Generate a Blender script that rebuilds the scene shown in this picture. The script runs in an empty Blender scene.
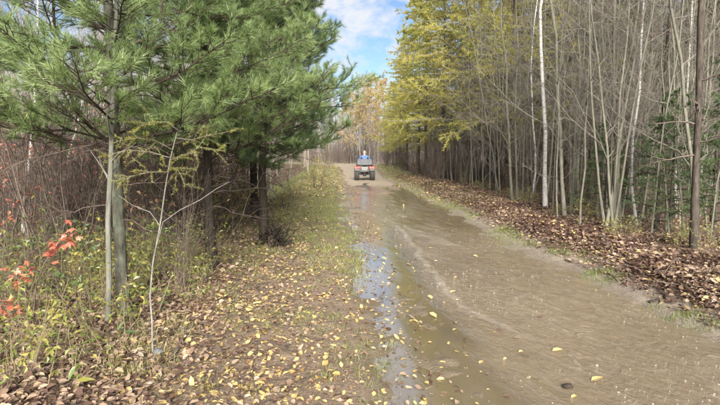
import bpy, bmesh, math, random
import numpy as np
from mathutils import Vector, Matrix

# ------------------------------------------------------------------ camera, sky, sun, exposure
scene = bpy.context.scene
C = scene.collection
PI = math.pi
R = math.radians
CAM_H, PITCH, FPX = 1.6, R(5.65), 520.0          # focal length in pixels of the 720-wide photograph
cam_d = bpy.data.cameras.new('camera')
cam_d.lens, cam_d.sensor_width = 26.0, 36.0
cam_d.clip_start, cam_d.clip_end = 0.05, 2000
cam = bpy.data.objects.new('camera', cam_d)
C.objects.link(cam)
cam.location = (0, 0, CAM_H)
cam.rotation_euler = (PI / 2 - PITCH, 0, 0)
scene.camera = cam

SUN_EL, SUN_AZ = R(25), R(176)                   # azimuth clockwise from +Y: behind the camera
w = bpy.data.worlds.new('World'); scene.world = w; w.use_nodes = True
nt = w.node_tree; nt.nodes.clear()
def N(nt, t, **kw):
    n = nt.nodes.new(t)
    for k, v in kw.items():
        if k.startswith('i_'):
            n.inputs[k[2:].replace('_', ' ')].default_value = v
        else:
            setattr(n, k, v)
    return n
out = N(nt, 'ShaderNodeOutputWorld'); bg = N(nt, 'ShaderNodeBackground')
sky = N(nt, 'ShaderNodeTexSky'); sky.sky_type = 'NISHITA'; sky.sun_disc = False
sky.sun_elevation = SUN_EL; sky.sun_rotation = SUN_AZ; sky.air_density = 1.0; sky.dust_density = 0.05; sky.ozone_density = 3.0; sky.air_density = 0.85
tc = N(nt, 'ShaderNodeTexCoord')
mp = N(nt, 'ShaderNodeMapping'); mp.inputs['Scale'].default_value = (1, 1, 1.7)
no = N(nt, 'ShaderNodeTexNoise', i_Scale=15.0, i_Detail=7.0, i_Roughness=0.62, i_Distortion=0.25)
no2 = N(nt, 'ShaderNodeTexNoise', i_Scale=2.6, i_Detail=3.0)
mulc = N(nt, 'ShaderNodeMath', operation='MULTIPLY_ADD'); mulc.inputs[1].default_value = 0.55
cr = N(nt, 'ShaderNodeValToRGB')
cr.color_ramp.elements[0].position = 0.64; cr.color_ramp.elements[1].position = 0.86
cr.color_ramp.elements[0].color = (0.03, 0.03, 0.03, 1); cr.color_ramp.elements[1].color = (0.95, 0.95, 0.95, 1)
mixc = N(nt, 'ShaderNodeMixRGB'); mixc.inputs[2].default_value = (5.6, 5.8, 6.2, 1)
nt.links.new(tc.outputs['Generated'], mp.inputs[0])
nt.links.new(mp.outputs[0], no.inputs['Vector']); nt.links.new(mp.outputs[0], no2.inputs['Vector'])
nt.links.new(no2.outputs['Fac'], mulc.inputs[0]); nt.links.new(no.outputs['Fac'], mulc.inputs[2])
nt.links.new(mulc.outputs[0], cr.inputs[0]); nt.links.new(cr.outputs[0], mixc.inputs[0])
nt.links.new(sky.outputs[0], mixc.inputs[1]); nt.links.new(mixc.outputs[0], bg.inputs[0])
nt.links.new(bg.outputs[0], out.inputs[0])
bg.inputs[1].default_value = 0.05

sl = bpy.data.lights.new('sun', 'SUN'); sl.energy = 4.7; sl.angle = R(32); sl.color = (1.0, 0.95, 0.87)
so = bpy.data.objects.new('sun', sl); C.objects.link(so)
sd = Vector((math.sin(SUN_AZ) * math.cos(SUN_EL), math.cos(SUN_AZ) * math.cos(SUN_EL), math.sin(SUN_EL)))
so.rotation_euler = sd.to_track_quat('Z', 'Y').to_euler(); so.location = (0, -5, 20)

vs = scene.view_settings
vs.view_transform = 'Standard'; vs.look = 'None'; vs.gamma = 1.0; vs.use_curve_mapping = False
vs.exposure = 1.65
cy = scene.cycles
cy.max_bounces = 4; cy.diffuse_bounces = 2; cy.glossy_bounces = 2; cy.transmission_bounces = 2
cy.caustics_reflective = False; cy.caustics_refractive = False
cy.use_denoising = True
cy.use_adaptive_sampling = True; cy.adaptive_threshold = 0.02

# ------------------------------------------------------------------ helpers: pixels, noise, meshes
rng = np.random.default_rng(7)
random.seed(7)
cp, sp = math.cos(PITCH), math.sin(PITCH)
def ray(px, py):
    a, b = (px - 360) / FPX, (202.5 - py) / FPX
    return np.array([a, cp + b * sp, -sp + b * cp])
def at(px, py, Y):
    """the point of the place that the photograph shows at (px, py), Y metres ahead"""
    d = ray(px, py)
    return np.array([0, 0, CAM_H]) + d * (Y / d[1])
def on_ground(px, py, z=0.0):
    d = ray(px, py)
    return np.array([0, 0, CAM_H]) + d * ((z - CAM_H) / d[2])

def vnoise(x, y, seed=0):
    x = np.asarray(x, float); y = np.asarray(y, float)
    xi, yi = np.floor(x).astype(np.int64), np.floor(y).astype(np.int64)
    fx, fy = x - xi, y - yi
    fx = fx * fx * (3 - 2 * fx); fy = fy * fy * (3 - 2 * fy)
    def h(a, b):
        n = (a * 374761393 + b * 668265263 + seed * 974711) & 0xffffffff
        n = ((n ^ (n >> 13)) * 1274126177) & 0xffffffff
        return ((n ^ (n >> 16)) & 0xffff) / 65535.0
    return (h(xi, yi) * (1 - fx) + h(xi + 1, yi) * fx) * (1 - fy) + (h(xi, yi + 1) * (1 - fx) + h(xi + 1, yi + 1) * fx) * fy
def fbm(x, y, seed=0, oct=4):
    s, a, t = 0, 0.5, 0
    for o in range(oct):
        s = s + a * vnoise(x * 2 ** o, y * 2 ** o, seed + o); t += a; a *= .5
    return s / t
def smooth(v, a, b):
    t = np.clip((np.asarray(v, float) - a) / (b - a), 0, 1)
    return t * t * (3 - 2 * t)
def nrm(v):
    return v / np.maximum(np.linalg.norm(v, axis=-1, keepdims=True), 1e-9)

class Geo:
    """verts + faces (quads or triangles) + a tint per vertex, gathered and linked as ONE mesh"""
    def __init__(s): s.V, s.F, s.T, s.M, s.n = [], [], [], [], 0
    def add(s, V, F, tint=0.5, mi=0):
        V = np.asarray(V, float).reshape(-1, 3); F = np.asarray(F, int)
        s.V.append(V); s.F.append(F + s.n)
        s.T.append(np.broadcast_to(np.asarray(tint, float), (len(V),)).copy())
        s.M.append(np.full(len(F), mi)); s.n += len(V)
        return s
    def mesh(s, name, mats, smooth_shade=True):
        V = np.concatenate(s.V); T = np.concatenate(s.T)
        loops = np.concatenate([f.ravel() for f in s.F]).astype(np.int32)
        tot = np.concatenate([np.full(len(f), f.shape[1]) for f in s.F]).astype(np.int32)
        st = np.concatenate([[0], np.cumsum(tot)[:-1]]).astype(np.int32)
        me = bpy.data.meshes.new(name)
        me.vertices.add(len(V)); me.vertices.foreach_set('co', V.astype(np.float32).ravel())
        me.loops.add(len(loops)); me.loops.foreach_set('vertex_index', loops)
        me.polygons.add(len(tot)); me.polygons.foreach_set('loop_start', st); me.polygons.foreach_set('loop_total', tot)
        me.polygons.foreach_set('material_index', np.concatenate(s.M).astype(np.int32))
        me.polygons.foreach_set('use_smooth', np.full(len(tot), smooth_shade))
        a = me.attributes.new('tint', 'FLOAT', 'POINT'); a.data.foreach_set('value', T.astype(np.float32))
        for m in (mats if isinstance(mats, (list, tuple)) else [mats]): me.materials.append(m)
        me.update(calc_edges=True); me.validate()
        return me

def tubes(P, Rr, s=5):
    """P (m,k,3) paths, Rr (m,k) radii -> verts, quads"""
    P = np.asarray(P, float); Rr = np.asarray(Rr, float)
    if P.ndim == 2: P = P[None]; Rr = Rr[None]
    m, k, _ = P.shape
    T = nrm(np.gradient(P, axis=1))
    ref = np.where(np.abs(nrm(T.mean(1)))[:, 2:3] > 0.7, np.array([[1., .13, 0]]), np.array([[0.1, 0, 1.]]))[:, None, :]
    U = nrm(np.cross(T, np.broadcast_to(ref, T.shape))); W = np.cross(T, U)
    a = np.arange(s) * 2 * PI / s
    V = P[:, :, None, :] + Rr[:, :, None, None] * (np.cos(a)[None, None, :, None] * U[:, :, None, :] + np.sin(a)[None, None, :, None] * W[:, :, None, :])
    idx = np.arange(m * k * s).reshape(m, k, s)
    F = np.stack([idx[:, :-1], np.roll(idx, -1, 2)[:, :-1], np.roll(idx, -1, 2)[:, 1:], idx[:, 1:]], -1).reshape(-1, 4)
    return V.reshape(-1, 3), F

def paths(S, D, L, k, lift, wig, rg):
    """curved branch paths: start, direction, length, points, upward bend, wiggle"""
    m = len(S); t = np.linspace(0, 1, k)[None, :, None]
    L = np.asarray(L, float).reshape(m, 1, 1)
    Pp = S[:, None, :] + D[:, None, :] * L * t
    Pp[:, :, 2] += (np.asarray(lift).reshape(-1, 1) * L[:, :, 0] * t[:, :, 0] ** 2)
    jj = np.cumsum(rg.normal(0, 1, (m, k, 3)), 1) * wig * L / k; jj[:, 0] = 0
    return Pp + jj
def along(Pp, i, t):
    k = Pp.shape[1]; f = np.clip(t, 0, 1) * (k - 1); a = np.minimum(f.astype(int), k - 2); f = (f - a)[:, None]
    return Pp[i, a] * (1 - f) + Pp[i, a + 1] * f
def tangent(Pp, i, t):
    k = Pp.shape[1]; a = np.minimum((np.clip(t, 0, 1) * (k - 1)).astype(int), k - 2)
    return nrm(Pp[i, a + 1] - Pp[i, a])
def spread(D, ang, rg, flat=0.0):
    """directions at angle ang from D, any side (flat>0 keeps them near the horizontal plane)"""
    r = rg.normal(0, 1, D.shape); r[:, 2] *= (1 - flat)
    perp = nrm(r - (r * D).sum(1, keepdims=True) * D)
    ang = np.asarray(ang).reshape(-1, 1)
    return nrm(D * np.cos(ang) + perp * np.sin(ang))

# leaf outlines: (along, across, lift), faces
LEAF2 = (np.array([[0, 0, 0], [.45, .5, .14], [1, 0, 0], [.45, -.5, .14]]), np.array([[0, 1, 2], [0, 2, 3]]))
LEAF6 = (np.array([[0, 0, 0], [.22, .40, .12], [.62, .44, .10], [1, .02, 0], [.70, -.40, .12], [.26, -.44, .10]]), np.array([[0, 1, 2], [0, 2, 3], [0, 3, 4], [0, 4, 5]]))
NEEDLE = (np.array([[0, .5, 0], [0, -.5, 0], [1, 0, 0]]), np.array([[0, 1, 2]]))
_o = [(0, 0), (.1, .26), (.3, .46), (.52, .42), (.75, .24), (1, 0)]
LEAF8 = (np.array([[u, 0, 0] for u, v in _o] + [[u, v, .16 * v] for u, v in _o[1:5]] + [[u, -v, .16 * v] for u, v in _o[1:5]]),
         np.array([[0, 1, 6], [1, 2, 7], [1, 7, 6], [2, 3, 8], [2, 8, 7], [3, 4, 9], [3, 9, 8], [4, 5, 9],
                   [0, 10, 1], [1, 11, 2], [1, 10, 11], [2, 12, 3], [2, 11, 12], [3, 13, 4], [3, 12, 13], [4, 13, 5]]))
def leaves(pos, D, Nn, L, W, shape, curl=0.0):
    tv, tf = shape; m = len(pos); k = len(tv)
    D = nrm(D); Y = nrm(np.cross(Nn, D)); Z = np.cross(D, Y)
    L = np.broadcast_to(np.asarray(L, float), (m,)); W = np.broadcast_to(np.asarray(W, float), (m,))
    cu = np.broadcast_to(np.asarray(curl, float), (m,))
    u, v, z = tv[:, 0], tv[:, 1], tv[:, 2]
    V = pos[:, None, :] + D[:, None, :] * (L[:, None] * u)[..., None] + Y[:, None, :] * (W[:, None] * v)[..., None] \
        + Z[:, None, :] * (W[:, None] * z * 2 + (cu * L)[:, None] * (u ** 2)[None])[..., None]
    F = (tf[None] + (np.arange(m) * k)[:, None, None]).reshape(-1, tf.shape[1])
    return V.reshape(-1, 3), F, k

# ------------------------------------------------------------------ helpers: objects
def mk(name, me, parent=None, loc=(0, 0, 0), rot=(0, 0, 0), sc=(1, 1, 1), kind=None):
    o = bpy.data.objects.new(name, me); C.objects.link(o)
    if parent is not None: o.parent = parent
    o.location = loc; o.rotation_euler = rot; o.scale = sc if hasattr(sc, '__len__') else (sc,) * 3
    if kind: o['kind'] = kind
    return o
def tag(o, label, cat, group=None):
    o['label'] = label; o['category'] = cat
    if group: o['group'] = group
    return o
def thing(name, label, cat, loc=(0, 0, 0), rot=(0, 0, 0), sc=1.0, group=None):
    return tag(mk(name, None, None, loc, rot, sc), label, cat, group)
def plant(name, label, cat, parts, loc, rot=(0, 0, 0), sc=1.0, group=None):
    """a thing with one child for each (part name, mesh, kind) of its prototype"""
    t = thing(name, label, cat, loc, rot, sc, group)
    for pn, me, kd in parts: mk(pn, me, t, kind=kd)
    return t

# ------------------------------------------------------------------ materials
def newmat(name):
    m = bpy.data.materials.new(name); m.use_nodes = True; m.node_tree.nodes.clear()
    return m, m.node_tree
def rgb(*c): return (c[0], c[1], c[2], 1)
def ramp(nt, stops, fac):
    r = N(nt, 'ShaderNodeValToRGB')
    e = r.color_ramp.elements
    while len(e) < len(stops): e.new(0.5)
    for el, (p, c) in zip(e, stops): el.position = p; el.color = rgb(*c)
    nt.links.new(fac, r.inputs[0]); return r.outputs[0]
def noise(nt, scale, detail=4, rough=.6, vec=None, dist=0):
    n = N(nt, 'ShaderNodeTexNoise', i_Scale=scale, i_Detail=detail, i_Roughness=rough, i_Distortion=dist)
    if vec is not None: nt.links.new(vec, n.inputs['Vector'])
    return n.outputs['Fac']
def mapped(nt, sc=(1, 1, 1), rot=(0, 0, 0), kind='Object'):
    t = N(nt, 'ShaderNodeTexCoord'); m = N(nt, 'ShaderNodeMapping')
    m.inputs['Scale'].default_value = sc; m.inputs['Rotation'].default_value = rot
    nt.links.new(t.outputs[kind], m.inputs[0]); return m.outputs[0]
def math_(nt, op, a, b=None, c=None):
    n = N(nt, 'ShaderNodeMath', operation=op)
    for i, v in enumerate((a, b, c)):
        if v is None: continue
        if isinstance(v, (int, float)): n.inputs[i].default_value = v
        else: nt.links.new(v, n.inputs[i])
    return n.outputs[0]
def mixrgb(nt, f, a, b, mode='MIX'):
    n = N(nt, 'ShaderNodeMixRGB', blend_type=mode)
    for i, v in enumerate((f, a, b)):
        if isinstance(v, (int, float)): n.inputs[i].default_value = v
        elif isinstance(v, tuple): n.inputs[i].default_value = rgb(*v)
        else: nt.links.new(v, n.inputs[i])
    return n.outputs[0]
def attr(nt, name):
    return N(nt, 'ShaderNodeAttribute', attribute_name=name).outputs['Fac']
def principled(nt, col, rough=.7, bump=None, bstr=.3, bdist=.02, metal=0.0, spec=.5):
    o = N(nt, 'ShaderNodeOutputMaterial'); p = N(nt, 'ShaderNodeBsdfPrincipled')
    for k, v in (('Base Color', col), ('Roughness', rough), ('Metallic', metal), ('Specular IOR Level', spec)):
        if isinstance(v, (int, float)): p.inputs[k].default_value = v
        elif isinstance(v, tuple): p.inputs[k].default_value = rgb(*v)
        else: nt.links.new(v, p.inputs[k])
    if bump is not None:
        b = N(nt, 'ShaderNodeBump', i_Strength=bstr, i_Distance=bdist)
        nt.links.new(bump, b.inputs['Height']); nt.links.new(b.outputs[0], p.inputs['Normal'])
    nt.links.new(p.outputs[0], o.inputs[0]); return p
def leafmat(name, stops, trans=.35, objrand=.35, gloss=.06):
    m, nt = newmat(name)
    oi = N(nt, 'ShaderNodeObjectInfo')
    f = math_(nt, 'ADD', math_(nt, 'MULTIPLY', attr(nt, 'tint'), 1 - objrand), math_(nt, 'MULTIPLY', oi.outputs['Random'], objrand))
    col = ramp(nt, stops, f)
    d = N(nt, 'ShaderNodeBsdfDiffuse'); t = N(nt, 'ShaderNodeBsdfTranslucent'); g = N(nt, 'ShaderNodeBsdfGlossy', i_Roughness=.45)
    a = N(nt, 'ShaderNodeMixShader'); b = N(nt, 'ShaderNodeMixShader'); o = N(nt, 'ShaderNodeOutputMaterial')
    a.inputs[0].default_value = trans; b.inputs[0].default_value = gloss
    nt.links.new(col, d.inputs[0]); nt.links.new(col, t.inputs[0])
    nt.links.new(d.outputs[0], a.inputs[1]); nt.links.new(t.outputs[0], a.inputs[2])
    nt.links.new(a.outputs[0], b.inputs[1]); nt.links.new(g.outputs[0], b.inputs[2]); nt.links.new(b.outputs[0], o.inputs[0])
    return m
def barkmat(name, dark, light, sc=30, stretch=.12, lichen=None):
    m, nt = newmat(name)
    v = mapped(nt, (1, 1, stretch)); n = noise(nt, sc, 5, .65, v)
    oi = N(nt, 'ShaderNodeObjectInfo')
    f = math_(nt, 'ADD', n, math_(nt, 'MULTIPLY', math_(nt, 'SUBTRACT', oi.outputs['Random'], .5), .22))
    col = ramp(nt, [(.3, dark), (.68, light)], f)
    if lichen:
        l = noise(nt, 7, 4, .6, mapped(nt, (1, 1, .6)))
        col = mixrgb(nt, ramp(nt, [(.48, (0, 0, 0)), (.62, (.75, .75, .75))], l), col, lichen)
    principled(nt, col, .85, n, .6, .02, spec=.2)
    return m
def flatmat(name, col, rough=.5, metal=0.0, sc=18, var=.25, spec=.5):
    m, nt = newmat(name)
    n = noise(nt, sc, 4, .6, mapped(nt))
    c = mixrgb(nt, n, tuple(x * (1 - var) for x in col), tuple(min(1, x * (1 + var)) for x in col))
    principled(nt, c, rough, n, .12, .005, metal, spec)
    return m

M = {}
M['pine_bark'] = barkmat('pine_bark', (.025, .022, .016), (.115, .108, .083), 26, .25, (.144, .158, .115))
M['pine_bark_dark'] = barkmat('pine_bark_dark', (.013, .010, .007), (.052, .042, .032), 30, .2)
M['branch_dark'] = barkmat('branch_dark', (.02, .015, .011), (.085, .065, .048), 40, 1)
M['sapling_bark'] = barkmat('sapling_bark', (.094, .088, .067), (.217, .204, .166), 22, .3, (.117, .122, .082))
M['sapling_twig'] = barkmat('sapling_twig', (.092, .080, .064), (.220, .196, .166), 20, 1)
M['grey_bark'] = barkmat('grey_bark', (.061, .060, .048), (.160, .157, .130), 22, .3, (.116, .122, .089))
M['alder_bark'] = barkmat('alder_bark', (.11, .105, .07), (.26, .25, .18), 16, .4, (.22, .23, .16))
M['brush_bark'] = barkmat('brush_bark', (.048, .034, .027), (.162, .128, .104), 25, .5)
M['pale_bark'] = barkmat('pale_bark', (.120, .108, .092), (.272, .260, .232), 22, .6)
M['conifer_bark'] = barkmat('conifer_bark', (.027, .022, .017), (.103, .084, .068), 24, .25)
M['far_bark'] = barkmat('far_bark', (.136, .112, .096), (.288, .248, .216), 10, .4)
def birchmat():
    m, nt = newmat('birch_bark')
    n = noise(nt, 9, 4, .6, mapped(nt, (1.0, 1.0, 3.2)))
    n2 = noise(nt, 2.2, 3, .6, mapped(nt))
    f = math_(nt, 'ADD', n, math_(nt, 'MULTIPLY', n2, .25))
    col = ramp(nt, [(.44, (.08, .07, .06)), (.50, (.38, .36, .33)), (.66, (.60, .58, .54))], f)
    principled(nt, col, .65, n, .3, .01, spec=.3); return m
M['birch_bark'] = birchmat()
M['pine_needle'] = leafmat('pine_needle', [(0, (.10, .155, .05)), (.5, (.215, .305, .105)), (1, (.38, .47, .20))], .48, .3, .05)
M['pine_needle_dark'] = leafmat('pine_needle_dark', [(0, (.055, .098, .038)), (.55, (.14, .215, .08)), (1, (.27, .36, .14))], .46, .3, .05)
M['larch_needle'] = leafmat('larch_needle', [(0, (.31, .34, .075)), (.5, (.50, .465, .11)), (1, (.68, .55, .15))], .5, .3, .03)
M['larch_sprig'] = leafmat('larch_sprig', [(0, (.158, .166, .036)), (1, (.324, .302, .072))], .4, .2, .03)
M['spruce_needle'] = leafmat('spruce_needle', [(0, (.016, .034, .014)), (1, (.06, .095, .038))], .2, .3, .04)
M['fir_needle'] = leafmat('fir_needle', [(0, (.075, .125, .045)), (1, (.16, .23, .085))], .35, .2, .05)
M['yellow_leaf'] = leafmat('yellow_leaf', [(0, (.391, .246, .076)), (.6, (.561, .399, .145)), (1, (.629, .493, .255))], .4, .4, .05)
M['gold_leaf'] = leafmat('gold_leaf', [(0, (.36, .27, .11)), (1, (.54, .42, .21))], .45, .3, .04)
M['maple_leaf'] = leafmat('maple_leaf', [(0, (.414, .077, .054)), (.5, (.558, .171, .117)), (1, (.630, .324, .162))], .4, .55, .05)
M['dry_leaf'] = leafmat('dry_leaf', [(0, (.102, .047, .027)), (.5, (.230, .128, .072)), (1, (.357, .238, .145))], .2, .2, .04)
M['herb_leaf'] = leafmat('herb_leaf', [(0, (.08, .14, .035)), (.5, (.20, .235, .055)), (1, (.42, .34, .085))], .4, .5, .05)
M['weed_leaf'] = leafmat('weed_leaf', [(0, (.054, .108, .036)), (1, (.162, .225, .072))], .35, .4, .05)
M['shrub_leaf'] = leafmat('shrub_leaf', [(0, (.20, .22, .05)), (1, (.50, .44, .11))], .4, .4, .04)
M['grass'] = leafmat('grass', [(0, (.111, .162, .038)), (.55, (.255, .264, .085)), (1, (.425, .365, .196))], .35, 0, .04)
M['straw'] = leafmat('straw', [(0, (.160, .112, .068)), (1, (.384, .304, .200))], .25, .2, .03)
M['litter'] = leafmat('litter', [(0, (.060, .030, .025)), (.3, (.135, .080, .058)), (.55, (.24, .162, .112)), (.8, (.36, .27, .19)), (1, (.52, .38, .15))], .18, 0, .03)

# ------------------------------------------------------------------ the ground
EY = [0, 3.3, 5.6, 8.4, 12, 17, 21, 30, 45, 55, 60, 66]
EL = [.46, .44, .36, .26, -.06, -.38, -.58, -.85, -1.5, -2.3, -3.6, -9]
ER = [2.85, 2.82, 2.66, 2.48, 2.34, 2.12, 1.9, 1.45, 1.4, 1.4, 1.5, 4]
def edges(y):
    wob = (fbm(y * .45, y * 0 + 3.3, 11) - .5)
    wob2 = (fbm(y * .45, y * 0 + 9.1, 23) - .5)
    k = smooth(y, 60, 20)
    return np.interp(y, EY, EL) + wob * .5 + (fbm(y * 2.6, y * 0 + 1.3, 12) - .5) * .22, np.interp(y, EY, ER) + wob2 * .26
def H(x, y):
    x = np.asarray(x, float); y = np.asarray(y, float)
    Lx, Rx = edges(y)
    dl, dr = Lx - x, x - Rx
    n1 = fbm(x * 1.3, y * 1.3, 5, 4) - .5
    n2 = fbm(x * 6, y * 6, 9, 3) - .5
    dry = smooth(y, 16, 22)
    inside = np.minimum(-dl, -dr)
    depth = -.030 - .055 * smooth(-dl, .25, 1.1) * smooth(-dr, 0, .6)
    depth = depth * (1 - dry) + .018 * dry
    depth = depth + -.022 * np.exp(-((y - 13.5) / 3.5) ** 2) * smooth(-dl, -.1, .3) + .022 * smooth(-dl, 1.0, .3) * smooth(y, 9, 5)
    zin = depth + n1 * (.055 + .10 * smooth(y, 8.5, 14) * smooth(y, 26, 21)) + (fbm(x * 13, y * 13, 19, 2) - .5) * .05 * smooth(-dl, .75, .35) * smooth(-dl, -.1, .1) + n2 * (.014 + .04 * smooth(-dl, .6, .3) + .03 * smooth(y, 9, 13) * smooth(y, 26, 20)) - .03 * np.exp(-((x - Lx - 1.0) / .16) ** 2) * dry
    far = smooth(y, 34, 18)
    zl = -.012 + .085 * smooth(dl, 0, .9) + .05 * smooth(dl, 1.0, 2.2) - .12 * smooth(dl, 2.0, 3.6) + n1 * (.07 + .12 * smooth(dl, 1.6, 3)) + n2 * .03
    zr = -.012 + .07 * smooth(dr, 0, .55) + (.20 * smooth(dr, .45, 1.15) - .05 * smooth(dr, 1.5, 3)) * (.35 + .65 * far) + n1 * (.06 + .14 * smooth(dr, .6, 1.4)) + n2 * .03
    z = np.where(dl > 0, zl, np.where(dr > 0, zr, zin))
    b = smooth(inside, 0, .25)
    edge = -.012 + n1 * .06 + n2 * .02
    z = np.where(inside > 0, edge * (1 - b) + zin * b, z)
    return z
def axis(segments):
    a = [np.linspace(p, q, n, endpoint=False) for p, q, n in segments]
    return np.concatenate(a + [[segments[-1][1]]])
gx = axis([(-600, -60, 8), (-60, -14, 12), (-14, -4.5, 40), (-4.5, -2, 45), (-2, 5.2, 170), (5.2, 9, 40), (9, 30, 24), (30, 600, 10)])
gy = axis([(-300, -4, 10), (-4, 2, 12), (2, 10, 160), (10, 24, 140), (24, 70, 90), (70, 120, 14), (120, 900, 10)])
X, Y = np.meshgrid(gx, gy)
Z = H(X, Y)
g = Geo()
ii = np.arange(X.size).reshape(X.shape)
g.add(np.stack([X, Y, Z], -1), np.stack([ii[:-1, :-1], ii[:-1, 1:], ii[1:, 1:], ii[1:, :-1]], -1).reshape(-1, 4))
def ground_mat():
    m, nt = newmat('forest_ground')
    v = mapped(nt)
    fine = noise(nt, 38, 5, .7, v); mid = noise(nt, 5, 5, .62, v); big = noise(nt, .8, 3, .5, v)
    dirt = ramp(nt, [(.25, (.101, .070, .045)), (.5, (.195, .140, .095)), (.72, (.296, .234, .168))], fine)
    mud = ramp(nt, [(.3, (.130, .099, .063)), (.7, (.216, .173, .119))], mid)
    sand = ramp(nt, [(.3, (.259, .202, .137)), (.7, (.374, .310, .230))], fine)
    duff = ramp(nt, [(.28, (.038, .022, .014)), (.5, (.111, .066, .043)), (.72, (.212, .145, .093))], fine)
    gr = ramp(nt, [(.3, (.102, .111, .038)), (.7, (.230, .204, .085))], fine)
    jit = math_(nt, 'MULTIPLY', math_(nt, 'SUBTRACT', mid, .5), 1.1)
    def mask(a):
        return ramp(nt, [(.35, (0, 0, 0)), (.65, (1, 1, 1))], math_(nt, 'ADD', attr(nt, a), jit))
    c = mixrgb(nt, mask('duff'), dirt, duff)
    c = mixrgb(nt, mask('grassy'), c, gr)
    c = mixrgb(nt, mask('sand'), c, sand)
    wet = mask('wet')
    c = mixrgb(nt, wet, c, mud)
    gravel = N(nt, 'ShaderNodeTexVoronoi', i_Scale=70.0); nt.links.new(v, gravel.inputs['Vector'])
    c = mixrgb(nt, math_(nt, 'MULTIPLY', mask('gravel'), .8), c, ramp(nt, [(0, (.34, .29, .23)), (1, (.14, .11, .08))], gravel.outputs['Distance']))
    rough = math_(nt, 'SUBTRACT', .92, math_(nt, 'MULTIPLY', wet, math_(nt, 'ADD', .30, math_(nt, 'MULTIPLY', mid, .5))))
    h = math_(nt, 'ADD', fine, math_(nt, 'MULTIPLY', mid, 1.4))
    principled(nt, c, rough, h, .75, .03)
    return m
me = g.mesh('ground', ground_mat())
Lx, Rx = edges(Y); dl, dr = Lx - X, X - Rx
inside = np.minimum(-dl, -dr)
masks = {
    'wet': smooth(Z, .055, .0) * smooth(Y, 23, 17) * smooth(np.maximum(dl, dr), .75, .1),
    'sand': smooth(Y, 20, 27) * smooth(inside, -.3, .25) * .95,
    'duff': np.clip(smooth(dl, 1.2, 2.4) + smooth(dr, .55, .95), 0, 1) * .9,
    'gravel': smooth(dr, -.25, .05) * smooth(dr, .75, .4) * .9,
    'grassy': np.clip(smooth(dl, .1, .6) * smooth(Y, 5, 13) * smooth(dl, 3.6, 2.6) * .78 + smooth(dr, .1, .5) * smooth(Y, 14, 24) * .8 * smooth(dr, 2.6, 1.8), 0, 1),
}
for k, a in masks.items():
    at_ = me.attributes.new(k, 'FLOAT', 'POINT'); at_.data.foreach_set('value', a.astype(np.float32).ravel())
ground = mk('ground', me, kind='structure')
ground['label'] = 'brown forest ground with a muddy dirt track running through it'

# ------------------------------------------------------------------ muddy water lying in the track
wx = np.linspace(-1.4, 4.4, 190); wy = axis([(1.5, 8, 230), (8, 14, 120), (14, 26, 90)])
X, Y = np.meshgrid(wx, wy)
def ripples(X, Y):
    # the current crosses the track from its far left to its near right
    fx, fy = .29, -.957
    u = X * fx + Y * fy; v = -X * fy + Y * fx
    amp = smooth(X, .55, 1.5)
    z = .008 * (fbm(u * 1.6, v * 6, 31, 3) - .5) * 2 * (.25 + amp) + .005 * (fbm(u * 5, v * 14, 41, 3) - .5) * 2 * amp
    # the long standing ridge where the two flows meet
    ry = np.array([4.0, 4.55, 5.3, 6.6, 8.0, 10.0, 12.5]); rx = np.array([1.75, 1.35, 1.05, .95, .92, .90, .72])
    d = X - np.interp(Y, ry, rx) - .16 * (fbm(Y * 2.5, Y * 0, 51) - .5)
    z = z + .014 * np.exp(-(d / .05) ** 2) * smooth(Y, 3.9, 4.6) * smooth(Y, 13, 9) * smooth(fbm(Y * 3, Y * 0 + 2, 3), .25, .6) * 1.2
    for k, (off, a) in enumerate(((.38, .010), (.75, .009), (1.15, .010), (1.6, .008))):
        dd = d - off - .3 * (fbm(Y * 2, Y * 0 + k, 61 + k) - .5)
        z = z + a * np.exp(-(dd / .07) ** 2) * smooth(fbm(Y * 1.3, Y * 0 + 7 * k, 71 + k), .45, .65)
    return z, d
zz, ridge_d = ripples(X, Y)
g = Geo(); ii = np.arange(X.size).reshape(X.shape)
g.add(np.stack([X, Y, zz], -1), np.stack([ii[:-1, :-1], ii[:-1, 1:], ii[1:, 1:], ii[1:, :-1]], -1).reshape(-1, 4))
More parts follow.
